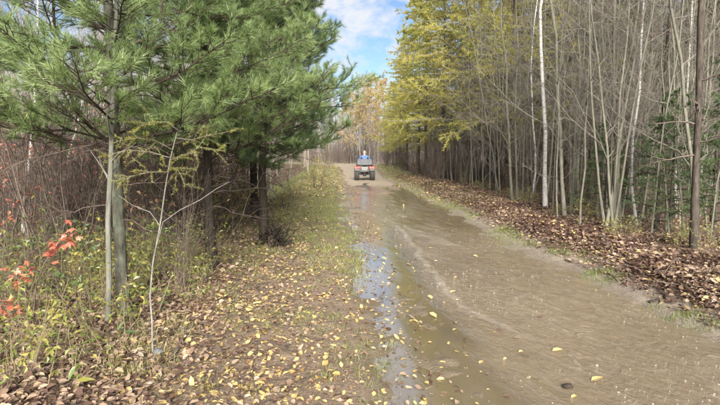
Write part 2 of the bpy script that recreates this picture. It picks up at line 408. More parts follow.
def water_mat():
    m, nt = newmat('muddy_water')
    v = mapped(nt, (1, 1, 1), (0, 0, R(73)))        # x runs down the current
    v2 = N(nt, 'ShaderNodeMapping'); v2.inputs['Scale'].default_value = (4.2, 8.5, 1); nt.links.new(v, v2.inputs[0])
    v3 = N(nt, 'ShaderNodeMapping'); v3.inputs['Scale'].default_value = (17, 26, 1); nt.links.new(v, v3.inputs[0])
    streak = noise(nt, 1.0, 6, .68, v2.outputs[0], 1.1); fine = noise(nt, 1.0, 4, .6, v3.outputs[0], .4)
    big = noise(nt, .55, 3, .5, v)
    silt = ramp(nt, [(.3, (.158, .118, .072)), (.7, (.225, .172, .112))], big)
    fl = attr(nt, 'flow'); foam_glare = attr(nt, 'foam')  # the foam attribute also carries glare painted as pale colour
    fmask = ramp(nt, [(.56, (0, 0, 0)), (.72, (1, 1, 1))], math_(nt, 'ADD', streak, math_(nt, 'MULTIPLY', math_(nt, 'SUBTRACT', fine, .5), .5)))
    f = math_(nt, 'ADD', math_(nt, 'MULTIPLY', math_(nt, 'MULTIPLY', fmask, fl), .6), math_(nt, 'MULTIPLY', foam_glare, math_(nt, 'MULTIPLY', fine, 1.1)))
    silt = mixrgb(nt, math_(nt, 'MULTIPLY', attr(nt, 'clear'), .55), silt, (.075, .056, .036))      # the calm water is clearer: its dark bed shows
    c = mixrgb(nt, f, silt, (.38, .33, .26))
    p = principled(nt, c, math_(nt, 'ADD', math_(nt, 'ADD', .04, math_(nt, 'MULTIPLY', fl, .05)), math_(nt, 'MULTIPLY', attr(nt, 'silty'), .12)), None, spec=.5)
    p.inputs['IOR'].default_value = 1.40
    p.inputs['Coat IOR'].default_value = 2.1; p.inputs['Coat Roughness'].default_value = .04      # wet glaze, strongest where the water lies calm
    nt.links.new(math_(nt, 'SUBTRACT', 1.0, math_(nt, 'MULTIPLY', fl, .42)), p.inputs['Coat Weight'])
    b1 = N(nt, 'ShaderNodeBump', i_Distance=.045); b2 = N(nt, 'ShaderNodeBump', i_Distance=.010)
    nt.links.new(streak, b1.inputs['Height']); nt.links.new(fine, b2.inputs['Height'])
    nt.links.new(math_(nt, 'ADD', .02, math_(nt, 'MULTIPLY', fl, .75)), b1.inputs['Strength'])
    nt.links.new(math_(nt, 'ADD', .04, math_(nt, 'MULTIPLY', fl, .8)), b2.inputs['Strength'])
    nt.links.new(b1.outputs[0], b2.inputs['Normal']); nt.links.new(b2.outputs[0], p.inputs['Normal']); nt.links.new(b2.outputs[0], p.inputs['Coat Normal'])
    return m
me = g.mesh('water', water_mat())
flow = np.clip(smooth(ridge_d, -.5, .3) * .9 + .5 * smooth(X - edges(Y)[0], .38, .62), 0, 1) * (.9 - .75 * smooth(Y, 8.5, 11.5)) + .06 * smooth(Y, 9, 13)
U_, V_ = X * .29 - Y * .957, X * .957 + Y * .29
glare_patches = smooth(fbm(U_ * 1.1, V_ * 3.2, 121, 4), .50, .66) * smooth(Y, 6.5, 9.5) * smooth(Y, 19, 14) * smooth(X, 2.3, 1.5) * .75  # streaky pale patches: sky glare painted into the water colour
foam = np.clip(np.exp(-(ridge_d / (.02 + .045 * fbm(X * 5, Y * 5, 93))) ** 2) * smooth(fbm(X * 4, Y * 3, 91), .12, .4) * smooth(Y, 4.2, 5) * smooth(Y, 14, 8) * 1.2 + glare_patches, 0, 1)  # ridge whitened for foam and glare together, painted glare patches added
silty = smooth(Y, 7.5, 11) * smooth(X, .3, .9)
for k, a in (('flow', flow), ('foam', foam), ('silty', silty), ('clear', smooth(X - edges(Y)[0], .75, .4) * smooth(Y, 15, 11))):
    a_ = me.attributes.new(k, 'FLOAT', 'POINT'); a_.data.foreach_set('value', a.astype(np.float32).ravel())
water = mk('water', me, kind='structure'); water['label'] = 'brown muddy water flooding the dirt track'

# foam bubbles drifting on the water
g = Geo(); n = 1300
bx = rng.uniform(.7, 3.3, n * 3); by = 3.0 * np.exp(rng.uniform(0, 1, n * 3) * 1.7)
ok = fbm(bx * .9, by * .9, 77, 3) + .22 * rng.random(n * 3) > .56
bx, by = bx[ok][:n], by[ok][:n]
z0, _ = ripples(bx, by); rr = rng.gamma(1.5, .0015, len(bx)) + .0014
a = np.arange(6) * PI / 3
ring = np.stack([np.cos(a), np.sin(a)], -1)
V = np.zeros((len(bx), 7, 3)); V[:, :6, 0] = bx[:, None] + rr[:, None] * ring[:, 0]; V[:, :6, 1] = by[:, None] + rr[:, None] * ring[:, 1] * 1.2
V[:, :6, 2] = z0[:, None] - .001; V[:, 6, 0] = bx; V[:, 6, 1] = by; V[:, 6, 2] = z0 + rr * .45 + .001
tf = np.array([[i, (i + 1) % 6, 6] for i in range(6)])
g.add(V.reshape(-1, 3), (tf[None] + (np.arange(len(bx)) * 7)[:, None, None]).reshape(-1, 3))
fb = mk('foam_bubbles', g.mesh('foam_bubbles', flatmat('foam', (.46, .41, .34), .35)), kind='stuff')
tag(fb, 'pale foam bubbles drifting on the brown water', 'foam')

# ------------------------------------------------------------------ tree prototypes
def bare_tree(seed, h, r0, n1, n2, barkm, twigm, low=.25, ang=(35, 65), blen=.32, lift=.25, wig=.12, n3=0, leafm=None, nleaf=0, lean=0.0, leafsize=.05, top=.12, sides=6):
    """straight-ish leafless stem: trunk mesh, crown mesh (branches and twigs), optional leaf mesh"""
    rg = np.random.default_rng(seed); k = 12
    tr = paths(np.array([[0, 0, -.12]]), nrm(np.array([[lean, lean * rg.normal(), 1.]])), [h], k, [0], wig * .35, rg)
    t = np.linspace(0, 1, k)
    rad = r0 * (1 - t) ** .8 * (1 - top) + r0 * top * (1 - .6 * t); rad[0] *= 1.35
    gt = Geo().add(*tubes(tr, rad[None], sides + 2))
    gb = Geo()
    t1 = low + (1 - low) * rg.random(n1) ** .85 * .97
    S = along(tr, np.zeros(n1, int), t1); D = spread(tangent(tr, np.zeros(n1, int), t1), np.radians(rg.uniform(*ang, n1)), rg)
    L1 = h * blen * (1.05 - t1) ** .7 * rg.uniform(.5, 1.15, n1)
    P1 = paths(S, D, L1, 6, rg.uniform(min(0, lift), max(0, lift), n1), wig * 1.5, rg)
    rb = np.minimum(np.interp(t1, t, rad) * rg.uniform(.28, .5, n1), .012 + r0 * .05)
    gb.add(*tubes(P1, rb[:, None] * np.linspace(1, .25, 6)[None], 4))
    ends = [P1]
    if n2:
        i = np.repeat(np.arange(n1), n2); t2 = rg.uniform(.2, .97, len(i))
        S = along(P1, i, t2); D = spread(tangent(P1, i, t2), np.radians(rg.uniform(25, 60, len(i))), rg)
        P2 = paths(S, D, L1[i] * rg.uniform(.2, .55, len(i)), 4, rg.uniform(min(-.05, lift), max(0, lift), len(i)), wig * 1.8, rg)
        gb.add(*tubes(P2, np.maximum(rb[i] * .42, .0022)[:, None] * np.linspace(1, .35, 4)[None], 3)); ends.append(P2)
        if n3:
            j = np.repeat(np.arange(len(i)), n3); t3 = rg.uniform(.2, .97, len(j))
            S = along(P2, j, t3); D = spread(tangent(P2, j, t3), np.radians(rg.uniform(25, 60, len(j))), rg)
            P3 = paths(S, D, L1[i][j] * rg.uniform(.1, .25, len(j)), 3, rg.uniform(min(0, lift), max(0, lift), len(j)), wig * 1.8, rg)
            gb.add(*tubes(P3, np.full((len(j), 1), max(.002, r0 * .03)) * np.linspace(1, .5, 3)[None], 3)); ends.append(P3)
    parts = [('trunk', gt.mesh('trunk', barkm), None), ('crown', gb.mesh('crown', twigm), 'stuff')]
    if leafm:
        e = ends[-1]; i = rg.integers(0, len(e), nleaf); tt = rg.uniform(.2, 1, nleaf)
        S = along(e, i, tt) + rg.normal(0, leafsize * .3, (nleaf, 3)); D = nrm(rg.normal(0, 1, (nleaf, 3)) - [0, 0, .6])
        L = leafsize * rg.uniform(.7, 1.3, nleaf)
        V, F, kk = leaves(S, D, rg.normal(0, 1, (nleaf, 3)), L, L * .65, LEAF2)
        cl = vnoise(S[:, 0] * 2.5 + S[:, 2] * 1.7, S[:, 1] * 2.5, seed)
        parts.append(('leaves', Geo().add(V, F, np.repeat(np.clip(cl * .7 + rg.random(nleaf) * .4, 0, 1), kk)).mesh('leaves', leafm, False), 'stuff'))
    return parts

def needle_spray(g, Pp, n, L, Wd, ang, rg, tint, t0=.15, bend=0.0):
    """n needles along each path of Pp, swept forward"""
    m = len(Pp); i = np.repeat(np.arange(m), n); t = t0 + (1 - t0) * rg.random(len(i)) ** .8
    S = along(Pp, i, t); D = spread(tangent(Pp, i, t), np.radians(rg.uniform(*ang, len(i))), rg)
    D[:, 2] -= bend; D = nrm(D)
    V, F, k = leaves(S, D, rg.normal(0, 1, (len(i), 3)), L * rg.uniform(.75, 1.15, len(i)), Wd, NEEDLE)
    g.add(V, F, np.repeat(np.clip(tint[i] + rg.normal(0, .08, len(i)), 0, 1), k))

def pine_bough(seed, L=1.6, nt_=20, needlem=None, per=58, rise=.12):
    """one white-pine bough along +X: woody axis with side twigs; soft long needle brushes on every shoot"""
    rg = np.random.default_rng(seed)
    ax = paths(np.zeros((1, 3)), nrm(np.array([[1, 0, rise]])), [L], 9, [.10], .10, rg)
    gb = Geo().add(*tubes(ax, np.linspace(.013, .004, 9)[None], 5))
    t1 = np.linspace(.22, .97, nt_) + rg.normal(0, .015, nt_); z = np.zeros(nt_, int)
    S = along(ax, z, t1); T = tangent(ax, z, t1)
    side = np.where(np.arange(nt_) % 2 == 0, 1, -1)
    az = np.radians(rg.uniform(32, 58, nt_)) * side
    D = np.stack([T[:, 0] * np.cos(az) - T[:, 1] * np.sin(az), T[:, 0] * np.sin(az) + T[:, 1] * np.cos(az), T[:, 2] + rg.normal(.12, .16, nt_)], -1)
    D = nrm(D); L1 = (L * .50 * (1 - t1) + .17) * rg.uniform(.75, 1.2, nt_)
    P1 = paths(S, D, L1, 6, rg.uniform(0, .2, nt_), .16, rg)
    gb.add(*tubes(P1, np.linspace(.0055, .0025, 6)[None].repeat(nt_, 0), 4))
    n2 = np.clip((L1 / .11).astype(int), 2, 7)
    i = np.repeat(np.arange(nt_), n2); t2 = rg.uniform(.25, .95, len(i))
    S = along(P1, i, t2); D = spread(tangent(P1, i, t2), np.radians(rg.uniform(28, 55, len(i))), rg, .45)
    D[:, 2] += .12; D = nrm(D)
    P2 = paths(S, D, rg.uniform(.08, .19, len(i)), 4, rg.uniform(0, .2, len(i)), .12, rg)
    gb.add(*tubes(P2, np.linspace(.003, .0018, 4)[None].repeat(len(i), 0), 3))
    gn = Geo()
    ti1 = rg.uniform(.25, .85, nt_); ti2 = np.clip(ti1[i] + rg.normal(0, .12, len(i)), 0, 1)
    needle_spray(gn, P2, per, .095, .0040, (18, 48), rg, ti2, .1, .06)
    needle_spray(gn, P1, int(per * 1.1), .095, .0040, (20, 52), rg, ti1, .55, .06)
    return gb.mesh('branch', M['branch_dark']), gn.mesh('needles', needlem, False)
BOUGH = [pine_bough(100 + k, 1.6, 20, M['pine_needle'], 44) for k in range(6)]
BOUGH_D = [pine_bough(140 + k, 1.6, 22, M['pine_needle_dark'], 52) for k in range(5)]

def conifer(seed, h, r0, barkm, needlem, z0, nb, blen, droop, per, nl, nw, sub=9, dead=0, twigm=None, jitter=.25, power=.8, tilt=0.05, subfan=.35):
    """larch / spruce / fir: straight trunk, whorled boughs carrying short needle tufts, dead twigs below"""
    rg = np.random.default_rng(seed); k = 10
    tr = paths(np.array([[0, 0, -.12]]), np.array([[0, 0, 1.]]), [h], k, [0], .02, rg)
    t = np.linspace(0, 1, k); rad = r0 * (1 - t) ** .9 + .006; rad[0] *= 1.3
    gt = Geo().add(*tubes(tr, rad[None], 8)); gb = Geo(); gn = Geo()
    tz = z0 / h + (1 - z0 / h) * np.linspace(0, .985, nb) ** .9 + rg.normal(0, .006, nb); z = np.zeros(nb, int)
    S = along(tr, z, tz); az = np.arange(nb) * 2.399 + rg.normal(0, .3, nb)
    el = rg.normal(tilt, .12, nb)
    D = np.stack([np.cos(az) * np.cos(el), np.sin(az) * np.cos(el), np.sin(el)], -1)
    L1 = blen * np.clip(1 - (tz - z0 / h) / (1 - z0 / h), .03, 1) ** power * rg.uniform(1 - jitter, 1 + jitter, nb) + .12
    P1 = paths(S, D, L1, 7, np.full(nb, droop), .10, rg)
    rb = np.interp(tz, t, rad) * .3
    gb.add(*tubes(P1, np.minimum(rb, .02)[:, None] * np.linspace(1, .2, 7)[None] + .002, 4))
    i = np.repeat(np.arange(nb), sub); t2 = rg.uniform(.15, .97, len(i))
    S = along(P1, i, t2); D = spread(tangent(P1, i, t2), np.radians(rg.uniform(35, 70, len(i))), rg, .7)
    P2 = paths(S, D, L1[i] * subfan * (1.15 - t2) * rg.uniform(.6, 1.2, len(i)) + .08, 4, np.full(len(i), droop * 1.2), .12, rg)
    gb.add(*tubes(P2, np.full((len(i), 1), .004) * np.linspace(1, .4, 4)[None], 3))
    ti = np.clip(rg.normal(.45, .2, nb), 0, 1)
    needle_spray(gn, P2, per, nl, nw, (25, 80), rg, np.clip(ti[i] + rg.normal(0, .1, len(i)), 0, 1), .05)
    needle_spray(gn, P1, per, nl, nw, (25, 80), rg, ti, .25)
    if dead:
        td = rg.uniform(.04, z0 / h + .12, dead); z = np.zeros(dead, int)
        S = along(tr, z, td); az = rg.uniform(0, 2 * PI, dead); el = rg.normal(.0, .25, dead)
        D = np.stack([np.cos(az) * np.cos(el), np.sin(az) * np.cos(el), np.sin(el)], -1)
        Ld = blen * rg.uniform(.3, .95, dead)
        P3 = paths(S, D, Ld, 5, rg.uniform(-.2, .1, dead), .2, rg)
        gb.add(*tubes(P3, np.full((dead, 1), .007) * np.linspace(1, .25, 5)[None], 3))
        j = np.repeat(np.arange(dead), 5); tt = rg.uniform(.2, .95, len(j))
        P4 = paths(along(P3, j, tt), spread(tangent(P3, j, tt), np.radians(rg.uniform(30, 70, len(j))), rg, .3), Ld[j] * rg.uniform(.15, .4, len(j)), 3, np.full(len(j), -.1), .25, rg)
        gb.add(*tubes(P4, np.full((len(j), 1), .0035) * np.linspace(1, .4, 3)[None], 3))
    return [('trunk', gt.mesh('trunk', barkm), None), ('branches', gb.mesh('branches', twigm or M['branch_dark']), 'stuff'), ('crown', gn.mesh('crown', needlem, False), 'stuff')]

LARCH = [conifer(200 + k, 11.5, .085, M['conifer_bark'], M['larch_needle'], 2.1, 120, 2.5, -.10, 50, .085, .016, 14, 22, M['sapling_twig'], .35, .65) for k in range(3)]
SPRUCE = [conifer(220 + k, 11, .12, M['conifer_bark'], M['spruce_needle'], 2.3 + .5 * k, 95, 2.1, -.22, 22, .07, .018, 12, 60, M['branch_dark'], .3) for k in range(2)]
FIR = [conifer(240 + k, 2.9, .025, M['conifer_bark'], M['fir_needle'], .35, 44, .95, -.04, 70, .036, .0075, 12, 0, M['branch_dark'], .25, .8, .15) for k in range(2)]
SAPL = [bare_tree(300 + k, hh, rr_, n1, 6, M['sapling_bark'], M['sapling_twig'], low=.12, ang=(30, 75), blen=.24, lift=.28, wig=.14, n3=2)
        for k, (hh, rr_, n1) in enumerate([(7.5, .021, 24), (8.5, .028, 26), (6.2, .016, 22), (9.0, .034, 26), (7.0, .018, 24), (5.2, .013, 20), (8.0, .024, 30), (6.6, .020, 20)])]
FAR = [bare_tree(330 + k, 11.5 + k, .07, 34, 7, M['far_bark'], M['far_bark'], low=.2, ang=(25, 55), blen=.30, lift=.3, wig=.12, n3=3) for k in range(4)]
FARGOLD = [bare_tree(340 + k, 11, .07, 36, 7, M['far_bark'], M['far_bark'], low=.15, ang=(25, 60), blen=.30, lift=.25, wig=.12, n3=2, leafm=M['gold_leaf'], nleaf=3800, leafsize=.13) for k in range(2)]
YELLOWT = [bare_tree(350 + k, 7.5, .05, 32, 6, M['sapling_bark'], M['sapling_twig'], low=.2, ang=(25, 60), blen=.28, lift=.25, wig=.12, n3=2, leafm=M['yellow_leaf'], nleaf=1300, leafsize=.07) for k in range(2)]
BIRCH = [bare_tree(360 + k, 10, .050 - .011 * k, 26, 6, M['birch_bark'], M['sapling_twig'], low=.3, ang=(30, 60), blen=.2, lift=.2, wig=.22, n3=2, top=.3) for k in range(3)]
def shrub(seed, h, nst, barkm, twigm, fan=.35, n1=5, n2=4, r=.011, leafm=None, nleaf=0, leafsize=.05):
    """many stems out of one root"""
    rg = np.random.default_rng(seed)
    az = rg.uniform(0, 2 * PI, nst); sl_ = np.abs(rg.normal(0, fan, nst))
    D = nrm(np.stack([np.cos(az) * sl_, np.sin(az) * sl_, np.ones(nst)], -1))
    S = np.stack([np.cos(az) * .22 * rg.random(nst), np.sin(az) * .22 * rg.random(nst), np.full(nst, -.08)], -1)
    Ls = h * rg.uniform(.55, 1.1, nst)
    P0 = paths(S, D, Ls, 8, rg.uniform(-.12, .05, nst), .16, rg)
    gs = Geo().add(*tubes(P0, (r * rg.uniform(.6, 1.2, nst))[:, None] * np.linspace(1, .3, 8)[None], 5))
    i = np.repeat(np.arange(nst), n1); t = rg.uniform(.2, .97, len(i))
    P1 = paths(along(P0, i, t), spread(tangent(P0, i, t), np.radians(rg.uniform(25, 65, len(i))), rg), Ls[i] * rg.uniform(.12, .36, len(i)), 5, rg.uniform(-.05, .25, len(i)), .25, rg)
    gt = Geo().add(*tubes(P1, np.full((len(i), 1), r * .38) * np.linspace(1, .35, 5)[None], 3))
    j = np.repeat(np.arange(len(i)), n2); t = rg.uniform(.2, .97, len(j))
    P2 = paths(along(P1, j, t), spread(tangent(P1, j, t), np.radians(rg.uniform(25, 65, len(j))), rg), rg.uniform(.08, .3, len(j)), 3, rg.uniform(0, .2, len(j)), .25, rg)
    gt.add(*tubes(P2, np.full((len(j), 1), r * .2) * np.linspace(1, .5, 3)[None], 3))
    parts = [('stems', gs.mesh('stems', barkm), 'stuff'), ('twigs', gt.mesh('twigs', twigm), 'stuff')]
    if leafm:
        q = rg.integers(0, len(P2), nleaf); tt = rg.uniform(.1, 1, nleaf); S = along(P2, q, tt)
        D = nrm(rg.normal(0, 1, (nleaf, 3)) * [1, 1, .5] - [0, 0, .35]); L = leafsize * rg.uniform(.65, 1.3, nleaf)
        V, F, kk = leaves(S, D, nrm(rg.normal(0, .6, (nleaf, 3)) + [0, 0, 1]), L, L * .55, LEAF2, -.1)
        parts.append(('leaves', Geo().add(V, F, np.repeat(rg.random(nleaf), kk)).mesh('leaves', leafm, False), 'stuff'))
    return parts
BRUSH = [shrub(400 + k, 2.6 + .35 * k, 16, M['brush_bark'], M['brush_bark'], .30, 7, 4) for k in range(4)]
REDSH = [shrub(420 + k, 2.1, 11, M['brush_bark'], M['brush_bark'], .35, 6, 4, leafm=M['maple_leaf'], nleaf=170, leafsize=.06) for k in range(2)]
DRYSH = [shrub(430 + k, 2.0, 11, M['brush_bark'], M['brush_bark'], .35, 6, 4, leafm=M['dry_leaf'], nleaf=170, leafsize=.07) for k in range(2)]
LEAFSH = [shrub(440 + k, 1.5, 12, M['brush_bark'], M['brush_bark'], .45, 6, 4, r=.007, leafm=M['shrub_leaf'], nleaf=420, leafsize=.055) for k in range(3)]
LOWSH = [shrub(450 + k, .62, 9, M['straw'], M['straw'], .5, 4, 3, r=.004, leafm=M['herb_leaf'], nleaf=210, leafsize=.042) for k in range(3)]
WEEDSH = [shrub(460 + k, .75, 8, M['straw'], M['straw'], .4, 4, 3, r=.004, leafm=M['weed_leaf'], nleaf=220, leafsize=.055) for k in range(2)]

def gz(x, y): return float(H(np.array([x]), np.array([y]))[0])
def spot(px, Y):
    """ground point Y metres ahead under photograph column px"""
    x = (px - 360) / FPX * (Y * cp + CAM_H * sp)
    return (x, Y, gz(x, Y))

def col_of(x, y): return 360 + x / (y * cp + CAM_H * sp) * FPX
def words(x, y, marks, rot=0.0, near=9, mid=15):
    """where a thing stands among the landmarks, and how it leans"""
    px = col_of(x, y); i = sum(px > m for m, _ in marks)
    if i == 0: w_ = 'left of ' + marks[0][1]
    elif i == len(marks): w_ = 'right of ' + marks[-1][1]
    else: w_ = 'between %s and %s' % (marks[i - 1][1], marks[i][1])
    return ('leaning left' if rot < -.05 else 'leaning right' if rot > .05 else 'upright'), ('front' if y < near else 'second rank' if y < mid else 'far back'), w_
MR = [(470, 'the larches'), (545, 'the straight birch'), (609, 'the alder clump'), (637, 'the slim birch'), (693, 'the nearest conifer')]
ML = [(60, 'the dark pine limb'), (108, 'the slim grey trunk'), (124, 'the nearest pine'), (213, 'the mossy pine'), (264, 'the overhanging pine')]

# ------------------------------------------------------------------ white pines on the left
def pine(name, label, base, h, r0, z0, reach, boughs, barkm, whorls, seed, per=5, group=None, front=1.0, lean=0.0, asym=0.0):
    rg = np.random.default_rng(seed)
    t = thing(name, label, 'pine tree', base, group=group)
    tr = paths(np.array([[0, 0, -.15]]), nrm(np.array([[lean, 0, 1.]])), [h], 14, [0], .02, rg)
    tt = np.linspace(0, 1, 14); rad = r0 * (1 - tt) ** .85 + .008; rad[0] *= 1.4
    mk('trunk', Geo().add(*tubes(tr, rad[None], 12)).mesh('trunk', barkm), t)
    for wn in range(whorls):
        z = z0 + (h - z0 - .3) * (wn / whorls) ** 1.0
        f = 1 - (z - z0) / (h - z0)
        for b in range(per):
            zz_ = z + rg.normal(0, .09)
            c = along(tr, np.array([0]), np.array([(zz_ + .15) / h]))[0]
            az = wn * .77 + b * 2 * PI / per + rg.normal(0, .25)
            toward = max(0, -math.sin(az))                       # boughs reaching back along the track
            ln = reach * (.35 + .65 * f ** .7) * rg.uniform(.8, 1.15) * (1 - (1 - front) * toward) * (1 + asym * math.cos(az))
            me_b, me_n = boughs[rg.integers(len(boughs))]
            s = ln / 1.6
            br = mk('branch', me_b, t, c, (rg.normal(0, .12), -rg.normal(.10, .12) - .25 * (1 - f), az), (s, s, s))
            mk('needles', me_n, br, kind='stuff')
    return t, tr
def limb(t, pts, r0, r1, boughs, seed, nb=6, sc=.55, mat='branch_dark', up=.2):
    """a thick bare limb through given points of the place, with small needle boughs along it"""
    rg = np.random.default_rng(seed)
    base = np.array(t.location); P = np.array([at(*p) for p in pts]) - base
    k = len(P); f = np.linspace(0, k - 1, 16); a = np.minimum(f.astype(int), k - 2); u = (f - a)[:, None]
    pm = P[np.maximum(a - 1, 0)]; p0 = P[a]; p1 = P[a + 1]; p2 = P[np.minimum(a + 2, k - 1)]
    Q = .5 * (2 * p0 + (p1 - pm) * u + (2 * pm - 5 * p0 + 4 * p1 - p2) * u ** 2 + (3 * p0 - pm - 3 * p1 + p2) * u ** 3)
    br = mk('branch', Geo().add(*tubes(Q, np.linspace(r0, r1, 16), 7)).mesh('branch', M[mat]), t)
    for i in range(nb):
        j = int(np.interp(i + .5 * rg.random(), [0, nb], [4, 15])); d = Q[min(j + 1, 15)] - Q[j - 1]
        az = math.atan2(d[1], d[0]) + rg.choice([-1, 1]) * rg.uniform(.3, 1.2)
        me_b, me_n = boughs[rg.integers(len(boughs))]; s = sc * rg.uniform(.75, 1.2)
        tw = mk('twig', me_b, br, Q[j], (rg.normal(0, .3), -rg.normal(up, .2), az), (s,) * 3)
        mk('needles', me_n, tw, kind='stuff')
    return br

pA = spot(124, 4.7)
A, trA = pine('white_pine', 'white pine with thick grey-green trunk standing nearest the camera at far left', pA, 7.0, .050, 1.62, 1.6, BOUGH, M['pine_bark'], 14, 1, 5, front=.85)
limb(A, [(123, 150, 4.7), (104, 138, 4.6), (82, 118, 4.5), (66, 84, 4.45), (58, 50, 4.5), (54, 20, 4.45), (53, -25, 4.4)], .017, .010, BOUGH, 11, 8, .5)
limb(A, [(124, 74, 4.7), (140, 53, 4.65), (152, 42, 4.65), (160, 22, 4.75), (164, -20, 4.7)], .017, .010, BOUGH, 12, 5, .45)
limb(A, [(125, 150, 4.7), (160, 147, 4.65), (188, 139, 4.65), (208, 120, 4.75), (224, 92, 4.7), (236, 66, 4.7)], .014, .006, BOUGH, 13, 7, .5)
limb(A, [(122, 149, 4.7), (100, 145, 4.6), (66, 139, 4.5), (30, 124, 4.4), (4, 108, 4.3)], .011, .005, BOUGH, 14, 6, .42)
pC = spot(213, 6.5)
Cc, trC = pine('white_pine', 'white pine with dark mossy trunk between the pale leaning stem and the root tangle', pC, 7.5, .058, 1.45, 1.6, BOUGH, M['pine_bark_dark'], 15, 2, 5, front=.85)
limb(Cc, [(214, 137, 6.5), (240, 128, 6.3), (280, 113, 6.2), (310, 98, 6.1), (334, 84, 6.0)], .013, .006, BOUGH, 15, 7, .45)
pD = spot(264, 8.5)
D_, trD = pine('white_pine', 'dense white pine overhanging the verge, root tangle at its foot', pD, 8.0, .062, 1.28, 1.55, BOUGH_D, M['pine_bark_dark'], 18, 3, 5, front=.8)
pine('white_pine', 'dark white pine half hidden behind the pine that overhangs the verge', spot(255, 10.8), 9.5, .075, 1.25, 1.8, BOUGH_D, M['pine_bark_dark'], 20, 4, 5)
# dead lower twigs on the two dark trunks
def dead_twigs(t, zlo, zhi, n, ln, seed):
    rg = np.random.default_rng(seed)
    for i in range(n):
        az = rg.uniform(0, 2 * PI)
        P = paths(np.array([[0, 0, rg.uniform(zlo, zhi)]]), nrm(np.array([[math.cos(az), math.sin(az), rg.normal(-.05, .2)]])), [ln * rg.uniform(.5, 1.2)], 7, [rg.uniform(-.25, .1)], .22, rg)
        gg = Geo().add(*tubes(P, np.linspace(.007, .002, 7)[None], 4))
        j = np.zeros(6, int); tt = rg.uniform(.25, .95, 6)
        gg.add(*tubes(paths(along(P, j, tt), spread(tangent(P, j, tt), np.radians(rg.uniform(30, 60, 6)), rg), ln * rg.uniform(.15, .4, 6), 4, np.full(6, -.1), .25, rg), np.linspace(.003, .0015, 4)[None].repeat(6, 0), 3))
        mk('dead_branch', gg.mesh('dead_branch', M['brush_bark']), t)
dead_twigs(Cc, .55, 1.75, 12, .75, 21); dead_twigs(D_, .4, 1.6, 14, .8, 22); dead_twigs(A, .9, 1.9, 8, .7, 23)

# thin grey stem beside the nearest pine
pB = spot(108, 4.5)
rgB = np.random.default_rng(31)
B = thing('sapling', 'slim smooth grey sapling trunk just left of the nearest pine trunk', 'tree', pB)
Pb = np.array([at(108, 338, 4.5), at(109, 280, 4.5), at(108, 220, 4.5), at(111, 160, 4.5), at(113, 90, 4.5), at(116, 20, 4.5), at(120, -90, 4.5), at(118, -200, 4.5)]) - np.array(pB); Pb[0, 2] = -.1
mk('trunk', Geo().add(*tubes(Pb, np.array([.030, .025, .023, .021, .019, .016, .011, .005]), 9)).mesh('trunk', M['grey_bark']), B)
tb = rgB.uniform(.35, .98, 16); zb = np.zeros(16, int)
P1 = paths(along(Pb[None], zb, tb), spread(tangent(Pb[None], zb, tb), np.radians(rgB.uniform(35, 65, 16)), rgB), rgB.uniform(.3, 1.0, 16), 6, rgB.uniform(0, .2, 16), .2, rgB)
mk('crown', Geo().add(*tubes(P1, np.linspace(.006, .002, 6)[None].repeat(16, 0), 4)).mesh('crown', M['sapling_twig']), B)

# pale thin young larch leaning in front
pT = spot(153, 3.7)
T_ = thing('young_larch', 'thin pale crooked young larch stem with yellow-green sprigs in front of pines', 'tree', pT)
Pt = np.array([at(153, 364, 3.7), at(152, 320, 3.76), at(150, 296, 3.82), at(153, 262, 3.92), at(160, 226, 4.0), at(165, 190, 4.02), at(170, 160, 4.05), at(177, 132, 4.1)]) - np.array(pT); Pt[0, 2] = -.06
mk('trunk', Geo().add(*tubes(Pt, np.array([.0085, .007, .0072, .006, .0054, .0048, .004, .002]), 7)).mesh('trunk', M['pale_bark']), T_)
def bare_limb(t, pts, r0, r1, m):
    P = np.array([at(*p) for p in pts]) - np.array(t.location)
    return mk('branch', Geo().add(*tubes(P, np.linspace(r0, r1, len(P)), 5)).mesh('branch', M[m]), t)
bare_limb(T_, [(154, 256, 3.97), (163, 222, 3.9), (180, 210, 3.85), (200, 200, 3.8), (216, 189, 3.78), (229, 182, 3.75)], .0036, .0014, 'pale_bark')
bare_limb(T_, [(160, 226, 4.0), (150, 212, 3.95), (132, 205, 3.9), (118, 195, 3.85)], .003, .0014, 'pale_bark')
def sprig(t, pts, seed):
    rg = np.random.default_rng(seed); P = np.array([at(*p) for p in pts]) - np.array(t.location)
    b = mk('branch', Geo().add(*tubes(P, np.linspace(.004, .0015, len(P)), 4)).mesh('branch', M['sapling_twig']), t)
    P = P[None]; n = 13; z = np.zeros(n, int); tt = rg.uniform(.12, .98, n)
    S = paths(along(P, z, tt), spread(tangent(P, z, tt), np.radians(rg.uniform(35, 70, n)), rg, .4), rg.uniform(.06, .17, n), 4, np.full(n, -.1), .15, rg)
    gg = Geo().add(*tubes(S, np.linspace(.0018, .001, 4)[None].repeat(n, 0), 3)); mk('twigs', gg.mesh('twigs', M['sapling_twig']), b, kind='stuff')
    gn = Geo(); needle_spray(gn, S, 55, .020, .0028, (35, 85), rg, rg.uniform(.2, .9, n), .02); needle_spray(gn, P, 130, .022, .0032, (35, 85), rg, np.array([.5]), .1)
    mk('needles', gn.mesh('needles', M['larch_sprig'], False), b, kind='stuff')
